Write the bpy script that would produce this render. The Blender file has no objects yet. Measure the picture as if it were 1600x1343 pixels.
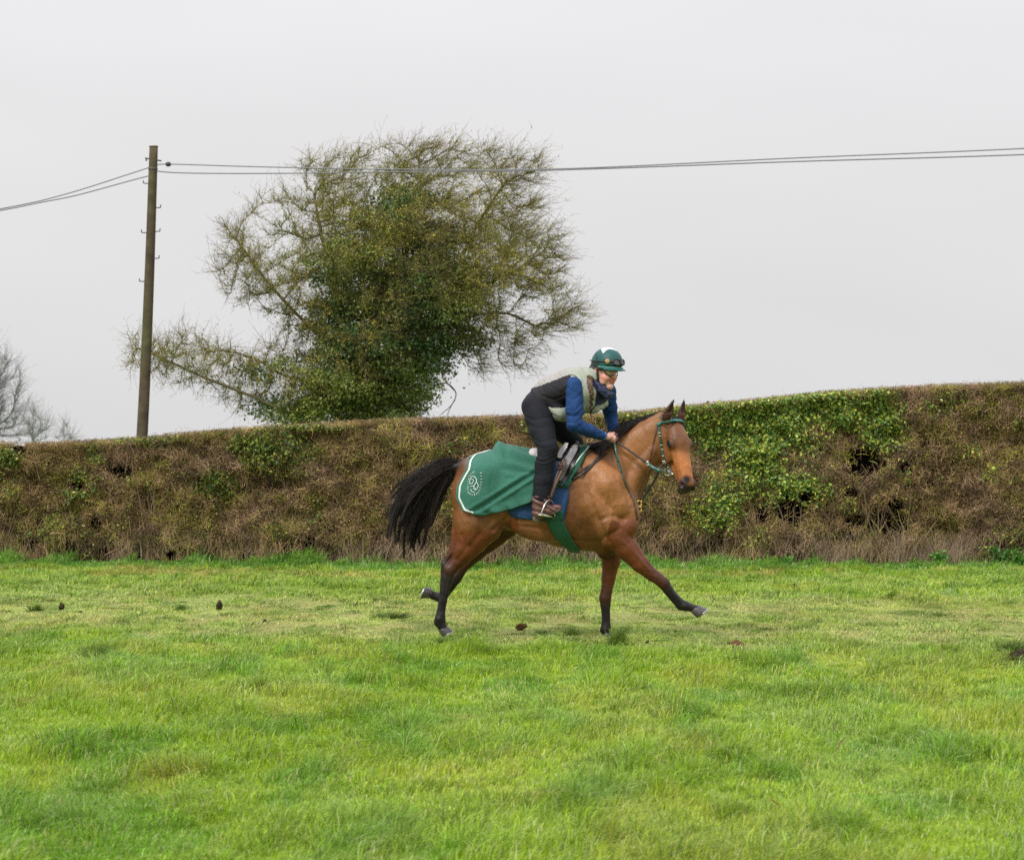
import bpy, math, random
import numpy as np
from mathutils import Vector

scene = bpy.context.scene
COL = scene.collection
rnd = random.Random(7)
rng = np.random.default_rng(11)

# ------------------------------------------------------------------ camera
EYE = 1.5                      # eye level above the turf, metres
FPX = 3640.0                   # focal length in pixels of a 1600 px wide picture
cam_d = bpy.data.cameras.new('camera')
cam = bpy.data.objects.new('camera', cam_d)
COL.objects.link(cam)
cam.location = (0, 0, EYE)
cam.rotation_euler = (math.radians(90), 0, 0)
cam_d.sensor_width = 36.0
cam_d.lens = 36.0 * FPX / 1600.0
cam_d.shift_y = 50.5 / 1600.0
cam_d.clip_start = 0.5
cam_d.clip_end = 3000.0
cam_d.dof.use_dof = True
cam_d.dof.focus_distance = 19.9
cam_d.dof.aperture_fstop = 5.6
scene.camera = cam

# ------------------------------------------------------------------ sky and light
SUN_EL, SUN_AZ = math.radians(48), math.radians(-142)   # azimuth from +Y towards +X
sun_dir = Vector((math.sin(SUN_AZ) * math.cos(SUN_EL), math.cos(SUN_AZ) * math.cos(SUN_EL), math.sin(SUN_EL)))
world = bpy.data.worlds.new('World')
scene.world = world
world.use_nodes = True
wn, wl = world.node_tree.nodes, world.node_tree.links
wn.clear()
w_out = wn.new('ShaderNodeOutputWorld')
w_bg = wn.new('ShaderNodeBackground')
w_sky = wn.new('ShaderNodeTexSky')
w_sky.sky_type = 'NISHITA'
w_sky.sun_disc = False
w_sky.sun_elevation = SUN_EL
w_sky.sun_rotation = SUN_AZ
w_sc = wn.new('ShaderNodeVectorMath'); w_sc.operation = 'SCALE'; w_sc.inputs['Scale'].default_value = 0.08
wl.new(w_sky.outputs[0], w_sc.inputs[0])
w_tc = wn.new('ShaderNodeTexCoord')
w_sep = wn.new('ShaderNodeSeparateXYZ')
wl.new(w_tc.outputs['Generated'], w_sep.inputs[0])
w_noise = wn.new('ShaderNodeTexNoise')
w_noise.inputs['Scale'].default_value = 2.2
w_noise.inputs['Detail'].default_value = 3
w_map = wn.new('ShaderNodeMapping')
w_map.inputs['Scale'].default_value = (1, 1, 3.5)
wl.new(w_tc.outputs['Generated'], w_map.inputs[0])
wl.new(w_map.outputs[0], w_noise.inputs['Vector'])
# overcast cloud deck: even near the horizon, about three times brighter overhead
w_ramp = wn.new('ShaderNodeValToRGB')
cr = w_ramp.color_ramp
cr.elements[0].position = 0.0; cr.elements[0].color = (0.70, 0.695, 0.71, 1)
cr.elements[1].position = 1.0; cr.elements[1].color = (1.75, 1.76, 1.85, 1)
e = cr.elements.new(0.12); e.color = (0.745, 0.728, 0.73, 1)
e = cr.elements.new(0.22); e.color = (0.80, 0.785, 0.795, 1)
e = cr.elements.new(0.5); e.color = (1.35, 1.36, 1.42, 1)
wl.new(w_sep.outputs['Z'], w_ramp.inputs[0])
w_nm = wn.new('ShaderNodeMapRange')
w_nm.inputs['From Min'].default_value = 0.3; w_nm.inputs['From Max'].default_value = 0.7
w_nm.inputs['To Min'].default_value = 0.93; w_nm.inputs['To Max'].default_value = 1.05
wl.new(w_noise.outputs['Fac'], w_nm.inputs['Value'])
w_mul = wn.new('ShaderNodeVectorMath'); w_mul.operation = 'SCALE'
wl.new(w_ramp.outputs[0], w_mul.inputs[0]); wl.new(w_nm.outputs[0], w_mul.inputs['Scale'])
w_mix = wn.new('ShaderNodeMix'); w_mix.data_type = 'RGBA'; w_mix.inputs['Factor'].default_value = 0.94
wl.new(w_sc.outputs[0], w_mix.inputs['A']); wl.new(w_mul.outputs[0], w_mix.inputs['B'])
wl.new(w_mix.outputs['Result'], w_bg.inputs['Color'])
w_bg.inputs['Strength'].default_value = 1.0
wl.new(w_bg.outputs[0], w_out.inputs[0])

sun_d = bpy.data.lights.new('sun', 'SUN')
sun_d.energy = 2.3
sun_d.angle = math.radians(10)
sun_d.color = (1.0, 0.955, 0.89)
sun = bpy.data.objects.new('sun', sun_d)
COL.objects.link(sun)
sun.rotation_euler = (-sun_dir).to_track_quat('-Z', 'Y').to_euler()

scene.view_settings.view_transform = 'Standard'
scene.view_settings.look = 'None'
scene.view_settings.exposure = 0.14
scene.view_settings.gamma = 1.0
scene.view_settings.use_curve_mapping = False
scene.cycles.max_bounces = 6
scene.cycles.diffuse_bounces = 3
scene.cycles.transparent_max_bounces = 8
scene.cycles.use_denoising = False
try:
    scene.cycles.denoising_prefilter = 'ACCURATE'
except Exception:
    pass

# ------------------------------------------------------------------ helpers
def P(u, v, Y):
    """A point seen at (u, v) of the 1600 px wide photograph, Y metres away."""
    return np.array([(u - 800.0) / FPX * Y, Y, EYE - (v - 722.0) / FPX * Y])

def uv_of(V):
    return 800.0 + V[:, 0] * FPX / V[:, 1], 722.0 + (EYE - V[:, 2]) * FPX / V[:, 1]

def hashn(ix, iy, iz, seed):
    h = (ix.astype(np.int64) * 374761393 + iy.astype(np.int64) * 668265263 + iz.astype(np.int64) * 2147483647 + seed * 1274126177) & 0xffffffff
    h = ((h ^ (h >> 13)) * 1274126177) & 0xffffffff
    return ((h ^ (h >> 16)) & 0xffffff).astype(np.float64) / float(0xffffff)

def vnoise(Pn, scale, seed=0):
    Q = np.asarray(Pn) * scale
    I = np.floor(Q).astype(np.int64); f = Q - I
    f = f * f * (3 - 2 * f)
    r = 0
    for dx in (0, 1):
        for dy in (0, 1):
            for dz in (0, 1):
                w = (f[:, 0] if dx else 1 - f[:, 0]) * (f[:, 1] if dy else 1 - f[:, 1]) * (f[:, 2] if dz else 1 - f[:, 2])
                r = r + w * hashn(I[:, 0] + dx, I[:, 1] + dy, I[:, 2] + dz, seed)
    return r

def fbm(Pn, scale, oct=3, seed=0):
    s = 0; a = 1.0; t = 0
    for o in range(oct):
        s = s + a * vnoise(Pn, scale * 2 ** o, seed + o * 17); t += a; a *= 0.5
    return s / t

def P3(x, y, z=0.0):
    x = np.asarray(x, float)
    return np.stack([x, np.broadcast_to(y, x.shape), np.broadcast_to(z, x.shape)], 1)

def in_poly(u, v, poly):
    poly = np.asarray(poly, float); r = np.zeros(len(u), bool); j = len(poly) - 1
    for i in range(len(poly)):
        xi, yi = poly[i]; xj, yj = poly[j]
        c = ((yi > v) != (yj > v)) & (u < (xj - xi) * (v - yi) / (yj - yi + 1e-9) + xi)
        r ^= c; j = i
    return r

def sstep(a, b, x):
    t = np.clip((x - a) / (b - a), 0, 1)
    return t * t * (3 - 2 * t)

def mesh_obj(name, V, F, mat, parent=None, col=None, smooth=True):
    """V (n,3); F (m,3) or (m,4) array, or a list of such arrays. One mesh object."""
    V = np.asarray(V, dtype=np.float32)
    Fs = F if isinstance(F, list) else [F]
    Fs = [np.asarray(f, dtype=np.int32) for f in Fs if len(f)]
    me = bpy.data.meshes.new(name)
    me.vertices.add(len(V)); me.vertices.foreach_set('co', V.ravel())
    loops = np.concatenate([f.ravel() for f in Fs])
    sizes = np.concatenate([np.full(len(f), f.shape[1], dtype=np.int32) for f in Fs])
    starts = np.concatenate([[0], np.cumsum(sizes)[:-1]]).astype(np.int32)
    me.loops.add(len(loops)); me.loops.foreach_set('vertex_index', loops)
    me.polygons.add(len(sizes)); me.polygons.foreach_set('loop_start', starts)
    try:
        me.polygons.foreach_set('loop_total', sizes)
    except Exception:
        pass
    me.update(calc_edges=True)
    me.polygons.foreach_set('use_smooth', np.full(len(sizes), smooth))
    if col is not None:
        col = np.asarray(col, dtype=np.float32)
        if col.shape[1] == 3:
            col = np.concatenate([col, np.ones((len(col), 1), np.float32)], 1)
        at = me.color_attributes.new('tint', 'FLOAT_COLOR', 'POINT')
        at.data.foreach_set('color', col.ravel())
    if mat is not None:
        me.materials.append(mat)
    me.update()
    o = bpy.data.objects.new(name, me)
    COL.objects.link(o)
    if parent is not None:
        o.parent = parent
    return o

def tag(o, label=None, cat=None, group=None, kind=None):
    if label: o['label'] = label
    if cat: o['category'] = cat
    if group: o['group'] = group
    if kind: o['kind'] = kind
    return o

def empty(name, loc=(0, 0, 0)):
    o = bpy.data.objects.new(name, None)
    COL.objects.link(o)
    o.location = loc
    return o

def parent_keep(ch, par):
    """parent a mesh whose vertices are in world metres"""
    ch.parent = par
    ch.location = (-par.location[0], -par.location[1], -par.location[2])

class MB:
    """collects vertices and faces of one mesh"""
    def __init__(self):
        self.V = []; self.F4 = []; self.F3 = []; self.C = []; self.n = 0
    def add(self, V, F, col=None):
        V = np.asarray(V, float); F = np.asarray(F)
        (self.F4 if F.shape[1] == 4 else self.F3).append(F + self.n)
        self.V.append(V); self.n += len(V)
        self.C.append(np.broadcast_to(np.array([1, 1, 1.0]) if col is None else np.asarray(col, float), (len(V), 3)))
        return self
    def obj(self, name, mat, parent=None, smooth=True):
        Fs = []
        if self.F4: Fs.append(np.concatenate(self.F4))
        if self.F3: Fs.append(np.concatenate(self.F3))
        return mesh_obj(name, np.concatenate(self.V), Fs, mat, parent, np.concatenate(self.C), smooth)

def grooves(V, N, items, mask=None):
    """press creases (negative depth) or ridges along picture lines into a surface"""
    u, v = uv_of(V); m = (V[:, 1] < 19.99) if mask is None else mask
    for pts, w, d in items:
        c = smooth_curve(np.array(pts, float), 90)
        dd = np.full(len(V), 1e9)
        for k in range(0, 90, 30):
            dd = np.minimum(dd, np.min(np.hypot(u[:, None] - c[None, k:k + 30, 0], v[:, None] - c[None, k:k + 30, 1]), axis=1))
        V = V + N * (d * np.exp(-(dd / w) ** 2) * m)[:, None]
    return V

def frames(pts):
    pts = np.asarray(pts, float)
    T = np.gradient(pts, axis=0)
    T /= np.linalg.norm(T, axis=1, keepdims=True) + 1e-12
    N = np.zeros_like(T)
    a = np.array([0, 0, 1.0]) if abs(T[0, 2]) < 0.8 else np.array([0, 1.0, 0])
    n = np.cross(T[0], a); n /= np.linalg.norm(n)
    for i in range(len(T)):
        n = n - T[i] * np.dot(n, T[i]); n /= np.linalg.norm(n) + 1e-12
        N[i] = n
    return T, N, np.cross(T, N)

def tube(pts, r, sides=8, cap=True, flat=1.0):
    """tube along pts; flat scales the second radius"""
    pts = np.asarray(pts, float); n = len(pts)
    r = np.broadcast_to(np.asarray(r, float), (n,))
    T, N, B = frames(pts)
    a = np.arange(sides) * 2 * math.pi / sides
    V = pts[:, None, :] + r[:, None, None] * (np.cos(a)[None, :, None] * N[:, None, :] + flat * np.sin(a)[None, :, None] * B[:, None, :])
    V = V.reshape(-1, 3)
    i = np.arange(n - 1)[:, None] * sides; j = np.arange(sides)[None, :]; j2 = (j + 1) % sides
    F = np.stack([i + j, i + j2, i + sides + j2, i + sides + j], -1).reshape(-1, 4)
    if cap:
        c0, c1 = len(V), len(V) + 1
        V = np.concatenate([V, pts[:1], pts[-1:]])
        jj = np.arange(sides); jj2 = (jj + 1) % sides
        Fa = np.stack([np.full(sides, c0), jj2, jj, jj], 1)
        e0 = (n - 1) * sides
        Fb = np.stack([np.full(sides, c1), e0 + jj, e0 + jj2, e0 + jj2], 1)
        return V, F, np.concatenate([Fa[:, :3], Fb[:, :3]])
    return V, F, np.zeros((0, 3), int)

def add_tube(mb, pts, r, sides=8, col=None, flat=1.0):
    V, F, T = tube(pts, r, sides, True, flat)
    n0 = mb.n
    mb.add(V, F, col)
    if len(T): mb.F3.append(T + n0)

def smooth_curve(pts, n):
    """Catmull-Rom through pts (k,d) resampled to n"""
    pts = np.asarray(pts, float); k = len(pts)
    if k == 2:
        t = np.linspace(0, 1, n)[:, None]
        return pts[0] * (1 - t) + pts[1] * t
    Q = np.concatenate([[2 * pts[0] - pts[1]], pts, [2 * pts[-1] - pts[-2]]])
    t = np.linspace(0, k - 1 - 1e-9, n); i = np.floor(t).astype(int); f = (t - i)[:, None]
    p0, p1, p2, p3 = Q[i], Q[i + 1], Q[i + 2], Q[i + 3]
    return 0.5 * ((2 * p1) + (-p0 + p2) * f + (2 * p0 - 5 * p1 + 4 * p2 - p3) * f ** 2 + (-p0 + 3 * p1 - 3 * p2 + p3) * f ** 3)

def strips(A, W, mid=None, col=None):
    """many 3-sided tapering twigs at once. A (n,k,3) centre lines, W (n,k) radii."""
    n, k, _ = A.shape
    T = np.gradient(A, axis=1); T /= np.linalg.norm(T, axis=2, keepdims=True) + 1e-9
    ref = np.broadcast_to(np.array([0.3, -0.2, 0.93]), T.shape)
    N = np.cross(T, ref); N /= np.linalg.norm(N, axis=2, keepdims=True) + 1e-9
    B = np.cross(T, N)
    V = np.zeros((n, k, 3, 3))
    for s in range(3):
        a = s * 2 * math.pi / 3
        V[:, :, s] = A + W[..., None] * (math.cos(a) * N + math.sin(a) * B)
    base = (np.arange(n) * k * 3)[:, None, None] + (np.arange(k - 1) * 3)[None, :, None]
    s = np.arange(3)[None, None, :]; s2 = (s + 1) % 3
    F = np.stack([base + s, base + s2, base + 3 + s2, base + 3 + s], -1).reshape(-1, 4)
    C = None
    if col is not None:
        C = np.repeat(col, k * 3, axis=0)
    return V.reshape(-1, 3), F, C

def leaves(Pc, size, col, up=None, seed=3, ratio=0.62):
    """folded leaf (4 points, 2 triangles) at each centre; returns V, F, C"""
    r = np.random.default_rng(seed)
    n = len(Pc)
    d = r.normal(size=(n, 3)); d /= np.linalg.norm(d, axis=1, keepdims=True)
    if up is not None:
        d = d + up; d /= np.linalg.norm(d, axis=1, keepdims=True)
    q = r.normal(size=(n, 3))
    s = np.cross(d, q); s /= np.linalg.norm(s, axis=1, keepdims=True) + 1e-9
    nn = np.cross(d, s)
    L = size[:, None]
    V = np.stack([Pc - d * L * 0.5, Pc + s * L * 0.5 * ratio + nn * L * 0.12, Pc + d * L * 0.5, Pc - s * L * 0.5 * ratio + nn * L * 0.12], 1).reshape(-1, 3)
    b = (np.arange(n) * 4)[:, None]
    F = np.concatenate([b + np.array([[0, 1, 2]]), b + np.array([[0, 2, 3]])])
    return V, F, np.repeat(col, 4, axis=0)

# ------------------------------------------------------------------ materials
def mat_basic(name, color=(0.5, 0.5, 0.5), rough=0.6, attr=False, var=0.0, vscale=20.0, bump=0.0, bscale=60.0,
              metallic=0.0, spec=0.5, sheen=0.0, translucent=0.0, coat=0.0, bdist=0.01, bstretch=None):
    m = bpy.data.materials.new(name)
    m.use_nodes = True
    nt = m.node_tree; N, L = nt.nodes, nt.links
    b = N['Principled BSDF']
    b.inputs['Roughness'].default_value = rough
    b.inputs['Metallic'].default_value = metallic
    b.inputs['Specular IOR Level'].default_value = spec
    if sheen: b.inputs['Sheen Weight'].default_value = sheen; b.inputs['Sheen Roughness'].default_value = 0.4
    if coat: b.inputs['Coat Weight'].default_value = coat
    if attr:
        a = N.new('ShaderNodeAttribute'); a.attribute_name = 'tint'; src = a.outputs['Color']
    else:
        a = N.new('ShaderNodeRGB'); a.outputs[0].default_value = (*color, 1); src = a.outputs[0]
    geo = N.new('ShaderNodeNewGeometry')
    if var:
        nz = N.new('ShaderNodeTexNoise'); nz.inputs['Scale'].default_value = vscale; nz.inputs['Detail'].default_value = 4
        L.new(geo.outputs['Position'], nz.inputs['Vector'])
        mr = N.new('ShaderNodeMapRange'); mr.inputs['From Min'].default_value = 0.3; mr.inputs['From Max'].default_value = 0.7
        mr.inputs['To Min'].default_value = 1 - var; mr.inputs['To Max'].default_value = 1 + var
        L.new(nz.outputs['Fac'], mr.inputs['Value'])
        sc = N.new('ShaderNodeVectorMath'); sc.operation = 'SCALE'
        L.new(src, sc.inputs[0]); L.new(mr.outputs[0], sc.inputs['Scale']); src = sc.outputs[0]
    L.new(src, b.inputs['Base Color'])
    if bump:
        nb = N.new('ShaderNodeTexNoise'); nb.inputs['Scale'].default_value = bscale; nb.inputs['Detail'].default_value = 3
        if bstretch:
            mp = N.new('ShaderNodeMapping'); mp.inputs['Scale'].default_value = bstretch
            L.new(geo.outputs['Position'], mp.inputs[0]); L.new(mp.outputs[0], nb.inputs['Vector'])
        else:
            L.new(geo.outputs['Position'], nb.inputs['Vector'])
        bp = N.new('ShaderNodeBump'); bp.inputs['Strength'].default_value = bump; bp.inputs['Distance'].default_value = bdist
        L.new(nb.outputs['Fac'], bp.inputs['Height']); L.new(bp.outputs[0], b.inputs['Normal'])
    if translucent:
        tr = N.new('ShaderNodeBsdfTranslucent'); mx = N.new('ShaderNodeMixShader')
        mx.inputs[0].default_value = translucent
        L.new(src, tr.inputs[0]); L.new(b.outputs[0], mx.inputs[1]); L.new(tr.outputs[0], mx.inputs[2])
        L.new(mx.outputs[0], N['Material Output'].inputs[0])
    return m

# ------------------------------------------------------------------ sculpting by distance field
class Grid:
    def __init__(self, lo, hi, h):
        self.lo = np.asarray(lo, float); self.h = h
        self.n = np.ceil((np.asarray(hi) - self.lo) / h).astype(int) + 1
        self.F = np.full(self.n, 0.25, dtype=np.float32)
        self.ax = [self.lo[i] + h * np.arange(self.n[i]) for i in range(3)]
        self.prims = []
    def _sl(self, lo, hi):
        s = []
        for i in range(3):
            a = max(0, int((lo[i] - self.lo[i]) / self.h)); b = min(self.n[i], int((hi[i] - self.lo[i]) / self.h) + 2)
            s.append(slice(a, max(a, b)))
        return tuple(s)
    def _xyz(self, s):
        return np.meshgrid(self.ax[0][s[0]].astype(np.float32), self.ax[1][s[1]].astype(np.float32), self.ax[2][s[2]].astype(np.float32), indexing='ij')
    def put(self, fn, lo, hi, k=0.02, cut=False):
        m = k + 0.06
        s = self._sl(np.asarray(lo) - m, np.asarray(hi) + m)
        X, Y, Z = self._xyz(s)
        if X.size == 0: return
        d = fn(X, Y, Z).astype(np.float32)
        A = self.F[s]
        if cut:
            d = -d
            h = np.clip(0.5 - 0.5 * (d - A) / -k, 0, 1) if False else np.clip(0.5 - 0.5 * (A - d) / k, 0, 1)
            self.F[s] = A * (1 - h) + d * h + k * h * (1 - h)
        else:
            h = np.clip(0.5 + 0.5 * (A - d) / k, 0, 1)
            self.F[s] = A * (1 - h) + d * h - k * h * (1 - h)
    def cone(self, a, b, ra, rb, k=0.02, sy=1.0, ca=None, cb=None, cut=False):
        a = np.asarray(a, float); b = np.asarray(b, float); ba = b - a
        sc = np.array([1, 1 / sy, 1.0]); bs = ba * sc; L = max(float(bs @ bs), 1e-9)
        def fn(X, Y, Z):
            px, py, pz = X - a[0], (Y - a[1]) / sy, Z - a[2]
            t = np.clip((px * bs[0] + py * bs[1] + pz * bs[2]) / L, 0, 1)
            return np.sqrt((px - t * bs[0]) ** 2 + (py - t * bs[1]) ** 2 + (pz - t * bs[2]) ** 2) - (ra + (rb - ra) * t)
        R = max(ra, rb) * max(1, sy)
        self.put(fn, np.minimum(a, b) - R, np.maximum(a, b) + R, k, cut)
        if not cut and ca is not None:
            self.prims.append((fn, np.asarray(ca, float), np.asarray(cb if cb is not None else ca, float), a, bs, sy, L))
    def chain(self, pts, k=0.02, sy=1.0):
        """pts: list of (pos, r[, colour])"""
        for p, q in zip(pts[:-1], pts[1:]):
            self.cone(p[0], q[0], p[1], q[1], k, sy, p[2] if len(p) > 2 else None, q[2] if len(q) > 2 else None)
    def ell(self, c, r, k=0.02, M=None, ca=None, cut=False):
        """ellipsoid; M rows are its axes"""
        c = np.asarray(c, float); r = np.asarray(r, float)
        M = np.eye(3) if M is None else np.asarray(M, float)
        def fn(X, Y, Z):
            q = [X - c[0], Y - c[1], Z - c[2]]
            l = [(M[i, 0] * q[0] + M[i, 1] * q[1] + M[i, 2] * q[2]) for i in range(3)]
            k0 = np.sqrt(sum((l[i] / r[i]) ** 2 for i in range(3)))
            k1 = np.sqrt(sum((l[i] / r[i] ** 2) ** 2 for i in range(3))) + 1e-9
            return k0 * (k0 - 1) / k1
        ext = np.sqrt(((M * r[:, None]) ** 2).sum(0))
        self.put(fn, c - ext, c + ext, k, cut)
        if not cut and ca is not None:
            self.prims.append((fn, np.asarray(ca, float), np.asarray(ca, float), c, np.array([0, 0, 1e-3]), 1.0, 1e-6))
    def colour(self, V, sig=0.012):
        W = np.zeros(len(V)); C = np.zeros((len(V), 3))
        best = np.full(len(V), 1e9)
        ds = [p[0](V[:, 0], V[:, 1], V[:, 2]) for p in self.prims]
        for d in ds: best = np.minimum(best, d)
        for d, p in zip(ds, self.prims):
            w = np.exp(-np.clip((d - best) / sig, 0, 40))
            q = V - p[3]; q[:, 1] /= p[5]
            t = np.clip((q @ p[4]) / p[6], 0, 1)[:, None] if p[6] > 1e-5 else np.zeros((len(V), 1))
            C += w[:, None] * (p[1] * (1 - t) + p[2] * t); W += w
        return C / W[:, None]
    def mesh(self, iso=0.0, smooth=1):
        F = self.F - iso
        ins = F < 0
        c = np.zeros(self.n - 1, dtype=np.int8)
        for dx in (0, 1):
            for dy in (0, 1):
                for dz in (0, 1):
                    c += ins[dx:self.n[0] - 1 + dx, dy:self.n[1] - 1 + dy, dz:self.n[2] - 1 + dz]
        act = (c > 0) & (c < 8)
        I, J, K = np.nonzero(act)
        idx = np.full(self.n - 1, -1, dtype=np.int32); idx[I, J, K] = np.arange(len(I))
        S = np.zeros((len(I), 3)); cnt = np.zeros(len(I))
        corners = [(a, b, d) for a in (0, 1) for b in (0, 1) for d in (0, 1)]
        for p in corners:
            for ax in range(3):
                if p[ax]: continue
                q = list(p); q[ax] = 1
                f0 = F[I + p[0], J + p[1], K + p[2]]; f1 = F[I + q[0], J + q[1], K + q[2]]
                m = (f0 < 0) != (f1 < 0)
                t = np.where(m, f0 / np.where(m, f0 - f1, 1), 0)
                v = np.stack([np.full(len(I), float(p[0])), np.full(len(I), float(p[1])), np.full(len(I), float(p[2]))], 1)
                v[:, ax] += t
                S += v * m[:, None]; cnt += m
        V = self.lo + self.h * (np.stack([I, J, K], 1) + S / cnt[:, None])
        Q = []
        for ax in range(3):
            a, b = [(1, 2), (2, 0), (0, 1)][ax]
            sl0 = [slice(None)] * 3; sl1 = [slice(None)] * 3
            sl0[ax] = slice(0, -1); sl1[ax] = slice(1, None)
            i0 = ins[tuple(sl0)]; i1 = ins[tuple(sl1)]
            E = np.stack(np.nonzero(i0 != i1), 1)
            ok = (E[:, a] > 0) & (E[:, b] > 0) & (E[:, a] < self.n[a] - 1) & (E[:, b] < self.n[b] - 1)
            E = E[ok]
            fl = i0[E[:, 0], E[:, 1], E[:, 2]]
            def cell(da, db):
                G = E.copy(); G[:, a] += da; G[:, b] += db
                return idx[G[:, 0], G[:, 1], G[:, 2]]
            q = np.stack([cell(-1, -1), cell(0, -1), cell(0, 0), cell(-1, 0)], 1)
            q[~fl] = q[~fl][:, ::-1]
            Q.append(q)
        Q = np.concatenate(Q)
        for _ in range(smooth):
            A = np.zeros_like(V); n = np.zeros(len(V))
            for s in range(4):
                np.add.at(A, Q[:, s], V[Q[:, (s + 1) % 4]] + V[Q[:, (s + 3) % 4]]); np.add.at(n, Q[:, s], 2)
            V = V * 0.5 + 0.5 * A / n[:, None]
        return V, Q
    def val(self, Pn):
        q = (np.asarray(Pn) - self.lo) / self.h
        q = np.clip(q, 0, np.array(self.n) - 1.001)
        I = np.floor(q).astype(int); f = q - I; r = 0
        for dx in (0, 1):
            for dy in (0, 1):
                for dz in (0, 1):
                    w = (f[:, 0] if dx else 1 - f[:, 0]) * (f[:, 1] if dy else 1 - f[:, 1]) * (f[:, 2] if dz else 1 - f[:, 2])
                    r = r + w * self.F[I[:, 0] + dx, I[:, 1] + dy, I[:, 2] + dz]
        return r
    def grad(self, Pn):
        e = self.h * 1.5; g = []
        for i in range(3):
            d = np.zeros(3); d[i] = e
            g.append(self.val(Pn + d) - self.val(Pn - d))
        g = np.stack(g, 1)
        return g / (np.linalg.norm(g, axis=1, keepdims=True) + 1e-9)
    def drape(self, Pn, off, it=12):
        Pn = np.array(Pn, float)
        for _ in range(it):
            Pn = Pn + self.grad(Pn) * np.clip(off - self.val(Pn), -0.05, 0.05)[:, None] * 0.8
        return Pn
    def hit(self, u, v, off, y0=19.2, y1=20.9, fallback=20.0):
        """walk along the line of sight through (u, v) until the field is off"""
        u = np.asarray(u, float); v = np.asarray(v, float)
        Y = np.full(u.shape, y0); done = np.zeros(u.shape, bool); step = 0.004
        while Y.min() < y1 and not done.all():
            pts = np.stack([(u - 800) / FPX * Y, Y, EYE - (v - 722) / FPX * Y], 1)
            d = self.val(pts) - off
            done |= d < 0
            Y = np.where(done, Y, Y + np.clip(d * 0.7, step, 0.025))
            done |= Y >= y1
        Y = np.where(Y >= y1, fallback, Y)
        return np.stack([(u - 800) / FPX * Y, Y, EYE - (v - 722) / FPX * Y], 1)

def grid_faces(nu, nv, close_v=False):
    i = np.arange(nu - 1)[:, None]; j = np.arange(nv if close_v else nv - 1)[None, :]; j2 = (j + 1) % nv
    return np.stack([i * nv + j, i * nv + j2, (i + 1) * nv + j2, (i + 1) * nv + j], -1).reshape(-1, 4)

def sheet(mb, G, off=0.004, col=None):
    """closed thin sheet from two layers G (nu,nv,3) and thickness direction normals"""
    nu, nv, _ = G.shape
    dU = np.gradient(G, axis=0); dV = np.gradient(G, axis=1)
    Nn = np.cross(dU, dV); Nn /= np.linalg.norm(Nn, axis=2, keepdims=True) + 1e-9
    A = G.reshape(-1, 3); B = (G - Nn * off).reshape(-1, 3)
    F = grid_faces(nu, nv); n = nu * nv
    ring = np.concatenate([np.arange(nv), np.arange(1, nu) * nv + nv - 1, (nu - 1) * nv + np.arange(nv - 2, -1, -1), np.arange(nu - 2, 0, -1) * nv])
    r2 = np.roll(ring, -1)
    Fs = np.stack([ring, r2, r2 + n, ring + n], 1)
    mb.add(np.concatenate([A, B]), np.concatenate([F, F[:, ::-1] + n, Fs[:, ::-1]]), col)
# ================================================================== GROUND
HEDGE_Y = 34.6

def ground_z(x, y):
    p = P3(x, y)
    z = (fbm(p, 0.35, 2, 5) - 0.5) * 0.10 + (fbm(p, 1.7, 2, 9) - 0.5) * 0.045
    near = np.exp(-(((np.asarray(y) - 20) / 2.2) ** 2 + ((np.asarray(x) - 0.4) / 3.5) ** 2))
    return z * (1 - 0.85 * near)

def track(x, y):
    """1 where the gallop track is trodden short"""
    a = 19.4 + 0.10 * (np.asarray(x) * -1.0) + 0.5 * (fbm(P3(x, y), 0.4, 2, 31) - 0.5)
    b = 26.2 + 0.25 * (np.asarray(x) * -1.0)
    a = np.where(np.asarray(x) < 0, a + 0.25 * -np.asarray(x) * 0.9, a)
    j = 2.2 * (fbm(P3(x, np.asarray(y) * .4), 1.6, 3, 33) - .5)
    return sstep(a - 0.8, a + 1.0, y + j) * (1 - sstep(b - 2.2, b + 1.8, y + j)) * (.72 + .28 * sstep(.35, .6, fbm(P3(x, np.asarray(y) * .3), 2.0, 2, 35)))

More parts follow.
